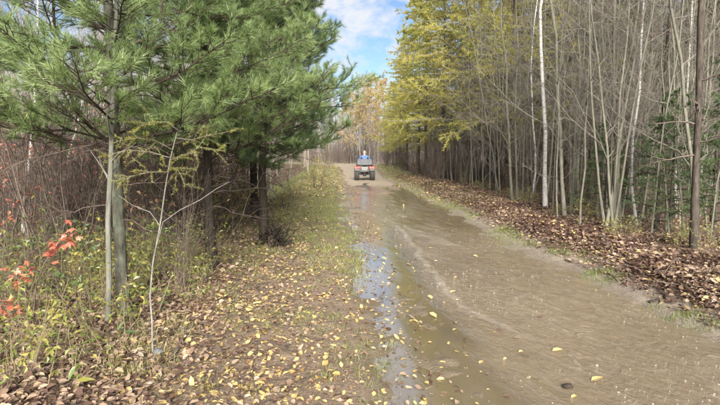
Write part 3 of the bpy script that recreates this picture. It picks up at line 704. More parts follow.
for q, pts in enumerate([[(171, 158, 4.05), (150, 152, 3.9), (128, 150, 3.8), (104, 156, 3.7)], [(173, 150, 4.05), (154, 140, 3.9), (136, 138, 3.8), (120, 141, 3.75)],
                         [(168, 172, 4.03), (150, 172, 3.85), (132, 176, 3.75), (118, 184, 3.7)], [(176, 138, 4.1), (192, 140, 3.95), (210, 135, 3.85), (232, 131, 3.75)],
                         [(170, 160, 4.05), (182, 156, 3.95), (200, 147, 3.85), (222, 151, 3.75)], [(168, 170, 4.03), (176, 168, 3.9), (181, 175, 3.85), (185, 186, 3.8)],
                         [(178, 130, 4.1), (166, 122, 4.0), (150, 122, 3.9), (138, 128, 3.85)]]): sprig(T_, pts, 60 + q)

# ------------------------------------------------------------------ left brush, background of the left side
rg = np.random.default_rng(5)
def scatter(n, x0, x1, y0, y1, mind, rg, taken, keep=None):
    res = []
    for _ in range(n * 40):
        if len(res) >= n: break
        x, y = rg.uniform(x0, x1), rg.uniform(y0, y1)
        if keep and not keep(x, y): continue
        if all((x - a) ** 2 + (y - b) ** 2 > mind ** 2 for a, b in taken): taken.append((x, y)); res.append((x, y))
    return res
def seen(x, y, lo=-60, hi=780):
    px = 360 + x / y * FPX
    return lo < px < hi
takenL = [pA[:2], pB[:2], pT[:2], pC[:2], pD[:2]]
for x, y in scatter(46, -11, -2.6, 5.2, 17, .55, rg, takenL, lambda x, y: seen(x, y, -40, 250) and x < -2.3 - .03 * y):
    plant('bare_shrub', 'leafless brown brush shrub, %s, %s' % words(x, y, ML, 0, 8, 11)[1:], 'shrub', BRUSH[rg.integers(4)], (x, y, gz(x, y)), (0, 0, rg.uniform(0, 6.3)), rg.uniform(.75, 1.15), 'bare brown shrubs of the left thicket')
for x, y in scatter(15, -10, -4.0, 6.2, 15, .7, rg, takenL, lambda x, y: seen(x, y, -30, 190)):
    plant('red_leaf_shrub', 'shrub with scattered small red leaves back among the left brush', 'shrub', REDSH[rg.integers(2)], (x, y, gz(x, y)), (0, 0, rg.uniform(0, 6.3)), rg.uniform(.9, 1.4), 'red-leaved shrubs in the left background')
for x, y in scatter(10, -9, -2.6, 6.5, 16, .8, rg, takenL, lambda x, y: seen(x, y, -30, 250)):
    plant('withered_shrub', 'shrub with curled brown leaves, %s, %s' % words(x, y, ML, 0, 9, 12)[1:], 'shrub', DRYSH[rg.integers(2)], (x, y, gz(x, y)), (0, 0, rg.uniform(0, 6.3)), rg.uniform(.8, 1.2), 'withered shrubs of the left thicket')
for q, (px, Y, hh, ln) in enumerate([(24, 10, .7, .2), (62, 11.5, .75, .24), (92, 13, .8, .14)]):
    lab = ['white birch leaning right, behind the red maple leaves', 'white birch leaning right, seen below the left pine limb', 'upright white birch far back left of the nearest pine trunk', 'pale birch leaning at the left border of the picture', 'thin white birch far back between two leaning birches'][q]
    plant('birch', lab, 'birch tree', BIRCH[q % 3], spot(px, Y), (0, ln, 0), hh, 'white birches in the left background')
for x, y in scatter(34, -16, -3.2, 8, 30, .8, rg, takenL, lambda x, y: seen(x, y, -60, 300)):
    plant('bare_tree', 'bare grey background tree, %s, %s' % words(x, y, ML, 0, 14, 21)[1:], 'tree', SAPL[rg.integers(8)], (x, y, gz(x, y)), (rg.normal(0, .05), rg.normal(.03, .07), rg.uniform(0, 6.3)), rg.uniform(.8, 1.25), 'bare trees in the left woods')
for x, y in scatter(5, -6, -3, 12, 22, 1.2, rg, takenL, lambda x, y: seen(x, y, 150, 300)):
    plant('yellow_leaf_tree', 'small tree with yellow autumn leaves showing through the left pines', 'tree', YELLOWT[rg.integers(2)], (x, y, gz(x, y)), (0, 0, rg.uniform(0, 6.3)), rg.uniform(.8, 1.1), 'yellow-leaved trees behind the left pines')
for q, (px, Y, s) in enumerate([(284, 13.5, .6), (296, 16, .7), (246, 11.5, .6), (318, 21, 1.0), (228, 9.5, .5), (310, 27, 1.1), (278, 10.5, .4), (255, 14, 1.1), (170, 8.6, .95), (188, 9.6, 1.1), (236, 10.4, 1.0), (148, 9.8, 1.1), (205, 12, 1.2)]):
    plant('leafy_shrub', '%s yellow-green leafy shrub on the left verge beyond the root tangle' % ['fourth nearest', 'fifth nearest', 'third nearest', 'second farthest', 'nearest', 'farthest', 'smallest', 'bushiest', ''] [min(q, 8)] if q < 8 else 'yellow-green leafy shrub in shade, ' + ['left of the mossy pine', 'taller, left of the mossy pine', 'right of the mossy pine', 'right of the nearest pine', 'deep behind the mossy pine'][q - 8], 'shrub', LEAFSH[q % 3], spot(px, Y), (0, 0, q * 1.3), s, 'yellow-green shrubs on the left verge')
takenF = []
for x, y in scatter(30, -22, -3.6, 26, 60, 1.2, rg, takenF, lambda x, y: seen(x, y, -40, 345)):
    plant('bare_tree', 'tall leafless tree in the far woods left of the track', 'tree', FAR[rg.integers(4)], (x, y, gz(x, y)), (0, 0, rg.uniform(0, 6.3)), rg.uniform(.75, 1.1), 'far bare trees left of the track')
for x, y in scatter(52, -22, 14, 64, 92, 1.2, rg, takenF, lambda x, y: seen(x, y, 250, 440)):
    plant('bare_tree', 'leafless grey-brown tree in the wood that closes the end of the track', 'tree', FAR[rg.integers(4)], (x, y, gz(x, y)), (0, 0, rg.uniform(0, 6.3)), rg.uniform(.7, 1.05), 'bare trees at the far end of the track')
for x, y in scatter(26, -12, 6, 62, 72, .7, rg, takenF, lambda x, y: seen(x, y, 300, 400)):
    plant('bare_shrub', 'brown leafless bush at the far end of the track', 'shrub', BRUSH[rg.integers(4)], (x, y, gz(x, y)), (0, 0, rg.uniform(0, 6.3)), rg.uniform(.8, 1.2), 'bushes at the far end of the track')
for q, (px, Y, s) in enumerate([(369, 60, .95), (378, 57, .85), (360, 63, .95), (386, 62, .9), (351, 67, .85), (343, 71, .8), (365, 70, 1.0), (374, 66, 1.0), (356, 75, .9)]):
    plant('golden_tree', 'golden-orange autumn tree at the far end of the track beside the larches', 'tree', FARGOLD[q % 2], spot(px, Y), (0, 0, q * 1.1), s, 'golden trees at the far end of the track')

def woods(name, label, n, nb, xs, ys, hs, rs, seed, mat, twl=.22, keep=None):
    """a distant stand that reads as one mass: every stem real, joined"""
    rg = np.random.default_rng(seed); x = rg.uniform(*xs, n); y = rg.uniform(*ys, n)
    if keep is not None: k = keep(x, y); x, y = x[k], y[k]
    n = len(x); h = rg.uniform(*hs, n)
    P0 = paths(np.stack([x, y, H(x, y) - .1], -1), nrm(np.stack([rg.normal(0, .07, n), rg.normal(0, .07, n), np.ones(n)], -1)), h, 5, np.zeros(n), .08, rg)
    gg = Geo().add(*tubes(P0, (rs * rg.uniform(.5, 1.3, n))[:, None] * np.linspace(1, .2, 5)[None], 4))
    i = np.repeat(np.arange(n), nb); t = rg.uniform(.12, .98, len(i))
    P1 = paths(along(P0, i, t), spread(tangent(P0, i, t), np.radians(rg.uniform(25, 65, len(i))), rg), h[i] * twl * rg.uniform(.4, 1.1, len(i)) * (1.15 - t), 3, np.full(len(i), .12), .25, rg)
    gg.add(*tubes(P1, np.full((len(i), 1), rs * .3) * np.linspace(1, .4, 3)[None], 3))
    return tag(mk(name, gg.mesh(name, mat), kind='stuff'), label, 'woods')
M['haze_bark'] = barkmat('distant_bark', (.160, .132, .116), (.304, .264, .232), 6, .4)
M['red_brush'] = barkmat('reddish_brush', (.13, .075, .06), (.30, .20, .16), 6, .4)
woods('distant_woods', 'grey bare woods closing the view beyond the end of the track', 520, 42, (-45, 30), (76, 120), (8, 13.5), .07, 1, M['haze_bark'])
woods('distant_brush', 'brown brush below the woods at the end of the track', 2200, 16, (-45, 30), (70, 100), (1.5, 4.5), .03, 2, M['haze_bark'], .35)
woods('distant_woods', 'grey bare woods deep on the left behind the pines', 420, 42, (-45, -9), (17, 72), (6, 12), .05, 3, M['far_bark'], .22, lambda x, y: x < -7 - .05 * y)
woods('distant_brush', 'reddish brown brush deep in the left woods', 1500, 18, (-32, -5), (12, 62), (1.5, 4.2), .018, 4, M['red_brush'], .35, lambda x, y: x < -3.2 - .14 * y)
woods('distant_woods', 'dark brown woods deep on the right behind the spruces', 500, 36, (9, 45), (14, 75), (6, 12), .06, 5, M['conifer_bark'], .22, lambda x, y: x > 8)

# red maple sapling at the left edge: every leaf its own piece
def maple_leaf_mesh(k):
    rg = np.random.default_rng(500 + k)
    lobes = [(-150, .35), (-118, .55), (-95, .40), (-62, .78), (-38, .46), (0, 1.0), (38, .46), (62, .78), (95, .40), (118, .55), (150, .35)]
    V = [[0, 0, 0]] + [[.5 * r * math.cos(R(a)) + .15, .5 * r * math.sin(R(a)), -.10 * r * r + rg.normal(0, .025)] for a, r in lobes]
    F = [[0, i, i + 1] for i in range(1, len(V) - 1)]
    V += [[-.30, .008, -.02], [-.30, -.008, -.02]]; F += [[0, len(V) - 2, len(V) - 1]]
    return Geo().add(np.array(V), np.array(F), rg.uniform(.2, .8)).mesh('leaf', M['maple_leaf'], False)
MAPLE = [maple_leaf_mesh(k) for k in range(4)]
pM = spot(34, 4.3)
mp_ = thing('maple_sapling', 'slender maple sapling with coral-red leaves at the left border', 'tree', pM)
stems = [[(34, 372, 4.3), (33, 320, 4.3), (36, 285, 4.3), (45, 262, 4.25), (58, 245, 4.2), (72, 232, 4.2)], [(34, 300, 4.3), (24, 285, 4.25), (14, 276, 4.2), (2, 272, 4.2)],
         [(33, 330, 4.3), (22, 312, 4.2), (10, 304, 4.15), (-4, 302, 4.1)], [(40, 272, 4.28), (30, 268, 4.2), (24, 274, 4.15)], [(2, 272, 4.2), (4, 250, 4.4), (8, 215, 4.5), (10, 190, 4.5)]]
rgm = np.random.default_rng(77)
for q, pts in enumerate(stems):
    P = np.array([at(*p) for p in pts]) - np.array(pM)
    mk('trunk' if q == 0 else 'branch', Geo().add(*tubes(P, np.linspace(.008 if q == 0 else .004, .002, len(P)), 5)).mesh('branch', M['brush_bark']), mp_)
    for j in range([36, 14, 15, 9, 4][q]):
        u = rgm.uniform(.62 if q == 0 else .35, 1.0); p = along(P[None], np.array([0]), np.array([u]))[0] + rgm.normal(0, .035, 3)
        mk('leaf', MAPLE[rgm.integers(4)], mp_, p, (rgm.normal(.1, .45), rgm.normal(.25, .4), rgm.uniform(0, 6.3)), rgm.uniform(.075, .12))

# low plants of the left edge: near ones with single leaves, the rest as leafy clumps
def herb(seed):
    rg = np.random.default_rng(seed); h = rg.uniform(.3, .6); n = rg.integers(9, 16)
    P = paths(np.array([[0, 0, -.03]]), nrm(np.array([[rg.normal(0, .15), rg.normal(0, .15), 1]])), [h], 7, [-.05], .12, rg)
    stem = Geo().add(*tubes(P, np.linspace(.0045, .0018, 7)[None], 4)).mesh('stem', M['straw'])
    sp_ = []
    for i in range(n):
        tt = .15 + .85 * (i + rg.random()) / n
        sp_.append((along(P, np.array([0]), np.array([tt]))[0], (rg.normal(0, .25), rg.normal(.1, .35), i * 2.4 + rg.normal(0, .4)), rg.uniform(.04, .095) * (1.15 - .5 * tt)))
    return stem, sp_
def leaf_mesh(k, width, mat, curl):
    rg = np.random.default_rng(600 + k)
    V, F, kk = leaves(np.zeros((1, 3)), np.array([[1., 0, .1]]), np.array([[0, 0, 1.]]), 1.0, width, LEAF8, curl)
    V = V + rg.normal(0, .02, V.shape)
    return Geo().add(V, F, rg.uniform(.15, .85)).mesh('leaf', mat, True)
HLEAF = [leaf_mesh(k, .34 + .05 * k, M['herb_leaf'], -.25) for k in range(3)]
WLEAF = [leaf_mesh(8 + k, .26 + .05 * k, M['weed_leaf'], -.25) for k in range(3)]
HERB = [herb(700 + k) for k in range(6)]
rg = np.random.default_rng(15)
takenH = [pA[:2], pB[:2], pT[:2], (pM[0], pM[1])]
def left_edge(x, y): return x < -1.62 - .10 * (y - 3.9) + .12 * math.sin(3 * y)
hs = scatter(32, -4.2, -1.5, 2.9, 5.0, .13, rg, takenH, lambda x, y: left_edge(x, y) and seen(x, y, -15, 175))
hs.sort(key=lambda p: p[1])
for q, (x, y) in enumerate(hs):
    green = rg.random() < (.7 if 130 < 360 + x / y * FPX < 180 else .12)
    st, sp_ = HERB[rg.integers(6)]
    lab = ('leafy green weed, %s, %s' if green else 'yellow-green leafy herb, %s, %s') % words(x, y, ML, 0, 3.6, 4.4)[1:]
    t = thing('weed' if green else 'herb', lab, 'plant', (x, y, gz(x, y)), (0, 0, rg.uniform(0, 6.3)), rg.uniform(.8, 1.3), 'green weeds at the left edge' if green else 'yellowing herbs at the left edge')
    mk('stem', st, t)
    for p, r_, s in sp_: mk('leaf', (WLEAF if green else HLEAF)[rg.integers(3)], t, p, r_, s)
for x, y in scatter(44, -5, -1.6, 3.1, 7, .2, rg, takenH, lambda x, y: left_edge(x, y) and seen(x, y, -20, 215)):
    gr = rg.random() < .18
    plant('undergrowth_bush', 'low %s leafy bush, %s, %s' % (('green' if gr else 'yellow-green',) + words(x, y, ML, 0, 4.5, 6)[1:]), 'plant', (WEEDSH if gr else LOWSH)[rg.integers(2)], (x, y, gz(x, y)), (0, 0, rg.uniform(0, 6.3)), rg.uniform(.7, 1.3), '%s low bushes of the left undergrowth' % ('green' if gr else 'yellow-green'))

for x, y in scatter(22, -4.6, -1.7, 3.2, 6, .25, rg, takenH, lambda x, y: left_edge(x, y) and seen(x, y, -20, 190)):
    plant('bare_shrub', 'low leafless twiggy bush, %s, %s' % words(x, y, ML, 0, 4.2, 5)[1:], 'shrub', BRUSH[rg.integers(4)], (x, y, gz(x, y)), (0, 0, rg.uniform(0, 6.3)), rg.uniform(.22, .42), 'low bare bushes of the left undergrowth')
# root tangle, stone, fallen stick
pR = spot(273, 8.1)
rgr = np.random.default_rng(81)
ro = thing('root_tangle', 'dark upturned root tangle against the foot of the overhanging pine', 'root', pR)
n = 60; az = rgr.uniform(0, 2 * PI, n); el = rgr.uniform(.1, 1.45, n)
P = paths(np.stack([rgr.normal(0, .06, n), rgr.normal(0, .06, n), rgr.uniform(-.03, .22, n)], -1), np.stack([np.cos(az) * np.cos(el), np.sin(az) * np.cos(el), np.sin(el)], -1), rgr.uniform(.18, .48, n), 7, rgr.uniform(-.5, .3, n), .5, rgr)
mk('roots', Geo().add(*tubes(P, rgr.uniform(.007, .02, n)[:, None] * np.linspace(1, .2, 7)[None], 5)).mesh('roots', M['pine_bark_dark']), ro)
def lump(seed, sx, sy, sz, mat, name, rough=.25, sub=3):
    bm = bmesh.new(); bmesh.ops.create_icosphere(bm, subdivisions=sub, radius=1)
    for v in bm.verts:
        f = 1 + rough * (fbm(v.co.x * 1.6 + seed, v.co.y * 1.6 + v.co.z * 1.1, seed) - .5) * 2
        v.co = Vector((v.co.x * sx * f, v.co.y * sy * f, v.co.z * sz * f))
    me = bpy.data.meshes.new(name); bm.to_mesh(me); bm.free(); me.materials.append(mat)
    for p in me.polygons: p.use_smooth = True
    return me
M['stump'] = barkmat('stump_wood', (.02, .015, .011), (.09, .065, .048), 20, .4)
M['stone'] = flatmat('stone', (.085, .088, .088), .8, 0, 14, .4)
mk('stump', lump(3, .075, .085, .22, M['stump'], 'stump', .7), ro, (0, 0, .08))
pS = spot(159, 3.72); tag(mk('stone', lump(5, .042, .036, .034, M['stone'], 'stone', .3), None, (pS[0], pS[1], pS[2] + .02)), 'small grey stone beside the foot of the pale young larch', 'stone')
Pst = np.array([on_ground(168, 372, .06), on_ground(176, 356, .08), on_ground(186, 340, .07), on_ground(196, 326, .07)]); Pst[:, 2] = H(Pst[:, 0], Pst[:, 1]) + .02
tag(mk('fallen_stick', Geo().add(*tubes(Pst, np.array([.012, .013, .011, .007]), 7)).mesh('fallen_stick', M['brush_bark'])), 'grey-brown broken stick lying beside the small grey stone', 'stick')
for q, (px, py) in enumerate([(567, 387), (652, 305), (640, 286)]):
    p = on_ground(px, py, .0); z = max(gz(p[0], p[1]), 0)
    lab = ['dark stone breaking the brown water nearest the camera', 'dark stone on the gravel edge at right', 'dark flat stone at the right edge of the water', 'small dark stone on the mud near the quad bike', 'small dark stone on the right gravel edge further along', 'dark stone in the mud at the left edge of the water'][q]
    tag(mk('stone', lump(9 + q, .04, .028, .02, M['pine_bark_dark'], 'stone', .4, 2), None, (p[0], p[1], z + .006)), lab, 'stone')

# ------------------------------------------------------------------ right side
rg = np.random.default_rng(44)
takenR = []
def right_hero(name, label, cat, parts, px, Y, rot, s, group=None):
    p = spot(px, Y); takenR.append(p[:2]); return plant(name, label, cat, parts, p, rot, s, group)
right_hero('birch', 'straight white birch standing at the edge of the right thicket', 'birch tree', BIRCH[0], 545, 12.0, (0, 0, .4), 1.0)
right_hero('birch', 'slim white birch to the right of the alder clump', 'birch tree', BIRCH[2], 637, 9.6, (0, .015, 1.4), .95)
right_hero('birch', 'thin white birch deep in the shade behind the nearest right conifer', 'birch tree', BIRCH[2], 676, 12, (0, -.03, 2.4), .9)
right_hero('birch', 'thin white birch behind the leaning saplings left of the straight birch', 'birch tree', BIRCH[1], 531, 15.5, (0, .05, 2.0), .8)
al = thing('alder_clump', 'clump of grey-green alder stems rising from one root at right', 'tree', spot(609, 9.0)); takenR.append(tuple(al.location)[:2])
rga = np.random.default_rng(9)
for q, (dx, lx, s) in enumerate([(-.10, -.20, 1.0), (-.05, -.10, 1.1), (0, .0, 1.15), (.04, -.05, .95), (.08, .07, 1.0), (.02, -.16, .8)]):
    st = mk('stem', SAPL[[3, 1, 6, 3, 1, 6][q]][0][1], al, (dx, rga.normal(0, .07), 0), (rga.normal(0, .04), lx, rga.uniform(0, 6.3)), (s * .72, s * .72, s))
    mk('twigs', SAPL[[3, 1, 6, 3, 1, 6][q]][1][1], st)
con = bare_tree(390, 11, .048, 40, 4, M['conifer_bark'], M['brush_bark'], low=.1, ang=(70, 100), blen=.075, lift=-.1, wig=.10, n3=2)
for q, (px, Y, s, ln, lab) in enumerate([(693, 6.9, 1.0, -.02, 'dark brown conifer trunk nearest the camera at the right border'), (656, 8.8, .8, .01, 'dark conifer trunk right of the slim white birch'), (668, 11.5, 1.1, 0, 'dark conifer trunk deep behind the fir sprays at right'),
                                     (712, 9.5, 1.0, .02, 'dark conifer trunk cut by the right border of the picture'), (588, 13.5, .95, 0, 'dark conifer trunk behind the alder clump'), (625, 12.5, 1.0, .01, 'dark conifer trunk behind the slim white birch')]):
    right_hero('conifer', lab, 'conifer tree', con, px, Y, (0, ln, q * 1.1), s)
for x, y in scatter(285, 3.95, 13, 6.2, 30, 0.22, rg, takenR, lambda x, y: seen(x, y, 425, 745) and x > 4.0 - .03 * max(0, y - 12) + .7 * (y < 9) and (x < 9.5 or rg.random() < .4)):
    k, lean = int(rg.integers(8)), float(rg.normal(0, .075))
    le, dp, wh = words(x, y, MR, lean)
    plant('bare_sapling', '%s %s bare sapling, %s, %s' % (le, 'stout' if k in (1, 3, 6) else 'thin', dp, wh), 'tree', SAPL[k], (x, y, gz(x, y)), (rg.normal(0, .045), lean, 0), rg.uniform(.75, 1.2), 'bare saplings of the right thicket')
for x, y in scatter(12, 4.2, 7, 8, 22, .6, rg, takenR, lambda x, y: seen(x, y, 430, 730)):
    plant('leaning_sapling', 'thin bare sapling leaning steeply across the right thicket', 'tree', SAPL[[2, 4, 5][rg.integers(3)]], (x, y, gz(x, y)), (0, rg.choice([-1, 1]) * rg.uniform(.3, .6), rg.normal(0, .4)), rg.uniform(.8, 1.1), 'leaning saplings in the right thicket')
takenC = [(o[0], o[1]) for o in takenR[:12]]
for x, y in scatter(34, 7.6, 24, 8, 40, 1.5, rg, takenC, lambda x, y: seen(x, y, 440, 760) and x > 7.0):
    plant('spruce', 'dark shaded spruce behind the thicket, %s, %s' % words(x, y, MR, 0, 14, 22)[1:], 'spruce tree', SPRUCE[rg.integers(2)], (x, y, gz(x, y)), (0, 0, rg.uniform(0, 6.3)), rg.uniform(.85, 1.2), 'dark spruces behind the right thicket')
LP = [(5.5, 19, 1.2), (4.7, 23, 1.2), (4.4, 27, 1.2), (3.9, 31, 1.12), (4.0, 35.5, 1.05), (3.7, 41, .95), (3.6, 47, .85), (3.4, 54, .75), (6.9, 20.5, 1.2), (7.6, 26, 1.1), (7.0, 33, 1.05), (7.2, 40, 1.0), (8.6, 17.5, 1.1), (6.8, 47, .9), (6.0, 55, .8), (9.5, 23, 1.15), (4.2, 60, .7)]
for q, (x, y, s) in enumerate(LP):
    lab = {0: 'yellow-green larch nearest the camera on the right', 1: 'second nearest yellow-green larch at the track side'}.get(q, '%s yellow-green larch from the camera in the %s' % (['third', 'fourth', 'fifth', 'sixth', 'seventh', 'eighth', 'first', 'second', 'third', 'fourth', 'fifth', 'sixth', 'seventh', 'eighth', 'last'][q - 2], 'row beside the track' if q < 8 else 'row behind'))
    plant('larch', lab, 'larch tree', LARCH[q % 3], (x, y, gz(x, y)), (0, 0, q * 1.7), s, 'golden larches right of the track')
for q, (px, Y, s, lab) in enumerate([(712, 7.8, .8, 'young green fir at the right border with feathery sprays'), (668, 8.6, .85, 'young green fir left of the nearest dark conifer trunk at right'), (604, 10.2, .7, 'small green fir behind the alder clump'), (726, 10.8, 1.3, 'young green fir cut by the right border'), (655, 11.0, .8, 'small green fir deep in shade at right')]):
    plant('young_fir', lab, 'fir tree', FIR[q % 2], spot(px, Y), (0, 0, q * 2.0), s, 'young firs in the right thicket')
for q, (px, Y, s, k) in enumerate([(620, 8.1, .8, 0), (632, 8.5, .6, 1), (690, 7.1, .8, 2), (676, 7.6, .55, 0), (520, 13.2, .7, 1), (507, 15, .7, 2), (482, 18, .8, 0), (465, 21.5, 1.0, 1), (560, 11, .55, 2), (440, 27, 1.2, 0), (420, 33, 1.3, 1), (402, 40, 1.4, 2), (530, 12.6, .6, 0), (588, 9.6, .6, 1), (712, 6.4, .6, 2)]):
    plant('leafy_shrub', 'low yellow-green shrub, %s, %s' % words(*spot(px, Y)[:2], MR, 0, 10, 20)[1:], 'shrub', LOWSH[k] if q < 10 else LEAFSH[k], spot(px, Y), (0, 0, q), s * (1.0 if q < 10 else .6), 'low shrubs along the right bank')
for x, y in scatter(30, 4.0, 8, 6.5, 24, .5, rg, [], lambda x, y: seen(x, y, 430, 735) and x > 4.35):
    plant('withered_shrub', 'low shrub with brown dry leaves, %s, %s' % words(x, y, MR, 0, 9, 13)[1:], 'shrub', DRYSH[rg.integers(2)], (x, y, gz(x, y)), (0, 0, rg.uniform(0, 6.3)), rg.uniform(.4, .75), 'withered shrubs under the right thicket')
for x, y in scatter(34, 2.6, 6, 22, 58, .5, rg, [], lambda x, y: x > float(edges(np.array([y]))[1][0]) + 1.3 and x < 6):
    plant('bare_shrub', 'leafless brown bush below the larches right of the track', 'shrub', BRUSH[rg.integers(4)], (x, y, gz(x, y)), (0, 0, rg.uniform(0, 6.3)), rg.uniform(.55, 1.0), 'brush below the larches')

# ------------------------------------------------------------------ fallen leaves, litter, grass
def litter(name, label, n, xr, yfun, keep, size, tintf, matname, seed, cat, lift=.006, flat=.35, shape=LEAF6, ratio=.7):
    rg = np.random.default_rng(seed)
    y = yfun(rg, n); x = xr(rg, n, y); ok = keep(x, y, rg); x, y = x[ok], y[ok]; n = len(x)
    z = np.maximum(H(x, y), 0) + rg.random(n) * lift * 2
    pos = np.stack([x, y, z], -1); az = rg.uniform(0, 2 * PI, n)
    D = np.stack([np.cos(az), np.sin(az), rg.normal(0, .18, n)], -1); Nn = nrm(np.stack([rg.normal(0, flat, n), rg.normal(0, flat, n), np.ones(n)], -1))
    L = size * np.clip(rg.gamma(5, .2, n), .35, 1.7)
    V, F, k = leaves(pos, D, Nn, L, L * ratio * rg.uniform(.7, 1.2, n), shape, rg.normal(.08, .25, n))
    o = mk(name, Geo().add(V, F, np.repeat(np.clip(tintf(x, y, rg), 0, 1), k)).mesh(name, M[matname], False), kind='stuff')
    return tag(o, label, cat)
EDG = lambda y: edges(y)
litter('leaf_litter', 'brown and maroon dead leaves covering the right bank', 85000, lambda r, n, y: EDG(y)[1] + .35 + np.abs(r.normal(.0, 1, n)) * 1.4, lambda r, n: 4.3 * np.exp(r.random(n) * 2.0),
       lambda x, y, r: (x - EDG(y)[1] > .55 + .3 * r.random(len(x))) | (r.random(len(x)) < .12), .044, lambda x, y, r: np.where(r.random(len(x)) < .05, 1, np.clip(r.beta(1.2, 1.5, len(x)) * .88 + .55 * (vnoise(x * 1.6, y * 1.6, 3) - .5), 0, .74)), 'litter', 901, 'leaves', .02, .55)
litter('leaf_litter', 'brown dead leaves covering the left forest floor under the pines', 60000, lambda r, n, y: EDG(y)[0] - 1.0 - r.random(n) ** 1.3 * 6, lambda r, n: 2.4 * np.exp(r.random(n) * 1.9),
       lambda x, y, r: (EDG(y)[0] - x > 1.45 + .9 * r.random(len(x))), .042, lambda x, y, r: r.beta(2.2, 1.5, len(x)) * .88, 'litter', 902, 'leaves', .02, .5)
litter('leaf_litter', 'tan and yellow leaves strewn thinly over the left verge', 34000, lambda r, n, y: EDG(y)[0] + .2 - r.random(n) * 2.4, lambda r, n: 2.7 * np.exp(r.random(n) * 2.5),
       lambda x, y, r: r.random(len(x)) < .10 + .75 * smooth(EDG(y)[0] - x, .1, 1.5) * (.3 + fbm(x * 1.5, y * 1.5, 8)), .034, lambda x, y, r: np.where(r.random(len(x)) < .38, .97, r.beta(2.2, 1.5, len(x)) * .85), 'litter', 903, 'leaves', .008, .3)
litter('leaf_litter', 'few wet leaves stuck to the mud and floating at the water edge', 260, lambda r, n, y: EDG(y)[0] + r.normal(.35, .45, n), lambda r, n: 3.0 * np.exp(r.random(n) * 2.0),
       lambda x, y, r: x < EDG(y)[1], .05, lambda x, y, r: np.where(r.random(len(x)) < .6, .97, r.beta(2, 2, len(x))), 'litter', 904, 'leaves', .004, .12)
litter('leaf_litter', 'pale leaves scattered on the grass of the far verges', 5000, lambda r, n, y: np.where(r.random(n) < .6, EDG(y)[0] - r.random(n) * 2.2, EDG(y)[1] + r.random(n) * 1.8), lambda r, n: r.uniform(16, 55, n),
       lambda x, y, r: r.random(len(x)) < .8, .075, lambda x, y, r: r.beta(2.5, 1.1, len(x)), 'litter', 905, 'leaves', .02, .4)

def grass(name, label, x, y, h, tint, seed, wd=.005):
    rg = np.random.default_rng(seed); n = len(x)
    D = nrm(np.stack([rg.normal(0, .45, n), rg.normal(0, .45, n), np.ones(n)], -1))
    V, F, k = leaves(np.stack([x, y, H(x, y) - .01], -1), D, nrm(rg.normal(0, 1, (n, 3)) * [1, 1, .2]), h * rg.uniform(.5, 1.3, n), wd, (np.array([[0, .5, 0], [0, -.5, 0], [.6, -.35, 0], [.6, .35, 0], [1, 0, 0]]), np.array([[0, 1, 2], [0, 2, 3], [3, 2, 4]])), rg.normal(0, .3, n))
    return tag(mk(name, Geo().add(V, F, np.repeat(np.clip(tint, 0, 1), k)).mesh(name, M['grass'], False), kind='stuff'), label, 'grass')
def tufts(rg, n, per, xf, yf, sp_, keep):
    y = yf(rg, n); x = xf(rg, n, y); ok = keep(x, y, rg); x, y = x[ok], y[ok]
    tn = rg.beta(2, 2, len(x))
    return np.repeat(x, per) + rg.normal(0, sp_, len(x) * per), np.repeat(y, per) + rg.normal(0, sp_, len(x) * per), np.clip(np.repeat(tn, per) + rg.normal(0, .12, len(x) * per), 0, 1)
rg = np.random.default_rng(55)
x, y, tn = tufts(rg, 5200, 14, lambda r, n, y: EDG(y)[0] - .1 - r.random(n) * 3.0, lambda r, n: 6.5 * np.exp(r.random(n) * 2.1), .07, lambda x, y, r: fbm(x * .9, y * .9, 4) + .25 * r.random(len(x)) + .2 * smooth(y, 8, 15) > .62)
grass('grass', 'short yellow-green grass on the left verge towards the quad bike', x, y, np.full(len(x), .055), tn * .75 + .02, 1, .007)
x, y, tn = tufts(rg, 2600, 14, lambda r, n, y: EDG(y)[1] + .15 + r.random(n) * 1.7, lambda r, n: 14 * np.exp(r.random(n) * 1.4), .07, lambda x, y, r: fbm(x * .9, y * .9, 14) + .25 * r.random(len(x)) + .2 * smooth(y, 14, 22) > .66)
grass('grass', 'short yellow-green grass on the right verge below the larches', x, y, np.full(len(x), .06), tn * .8 + .04, 2, .007)
x, y, tn = tufts(rg, 700, 12, lambda r, n, y: EDG(y)[0] - .15 - r.random(n) * 1.9, lambda r, n: 3.1 * np.exp(r.random(n) * 1.2), .035, lambda x, y, r: fbm(x * 1.3, y * 1.3, 24) > .50)
grass('grass', 'sparse grass tufts between the fallen leaves of the near left verge', x, y, np.full(len(x), .07), tn * .7, 3, .0035)
x, y, tn = tufts(rg, 520, 16, lambda r, n, y: EDG(y)[1] + .42 + r.normal(0, .14, n), lambda r, n: 4.4 * np.exp(r.random(n) * 1.3), .045, lambda x, y, r: fbm(x * 1.1, y * 1.1, 34) > .50)
grass('grass', 'grass tufts along the foot of the right leafy bank', x, y, np.full(len(x), .075), tn * .55, 4, .004)
x, y, tn = tufts(rg, 420, 12, lambda r, n, y: EDG(y)[0] - 1.75 - r.random(n) * 2.2, lambda r, n: 3.3 * np.exp(r.random(n) * 1.1), .04, lambda x, y, r: fbm(x * 1.3, y * 1.3, 44) > .48)
grass('dry_grass', 'dry straw-coloured grass along the left forest edge', x, y, np.full(len(x), .12), .45 + tn * .5, 5, .0035)

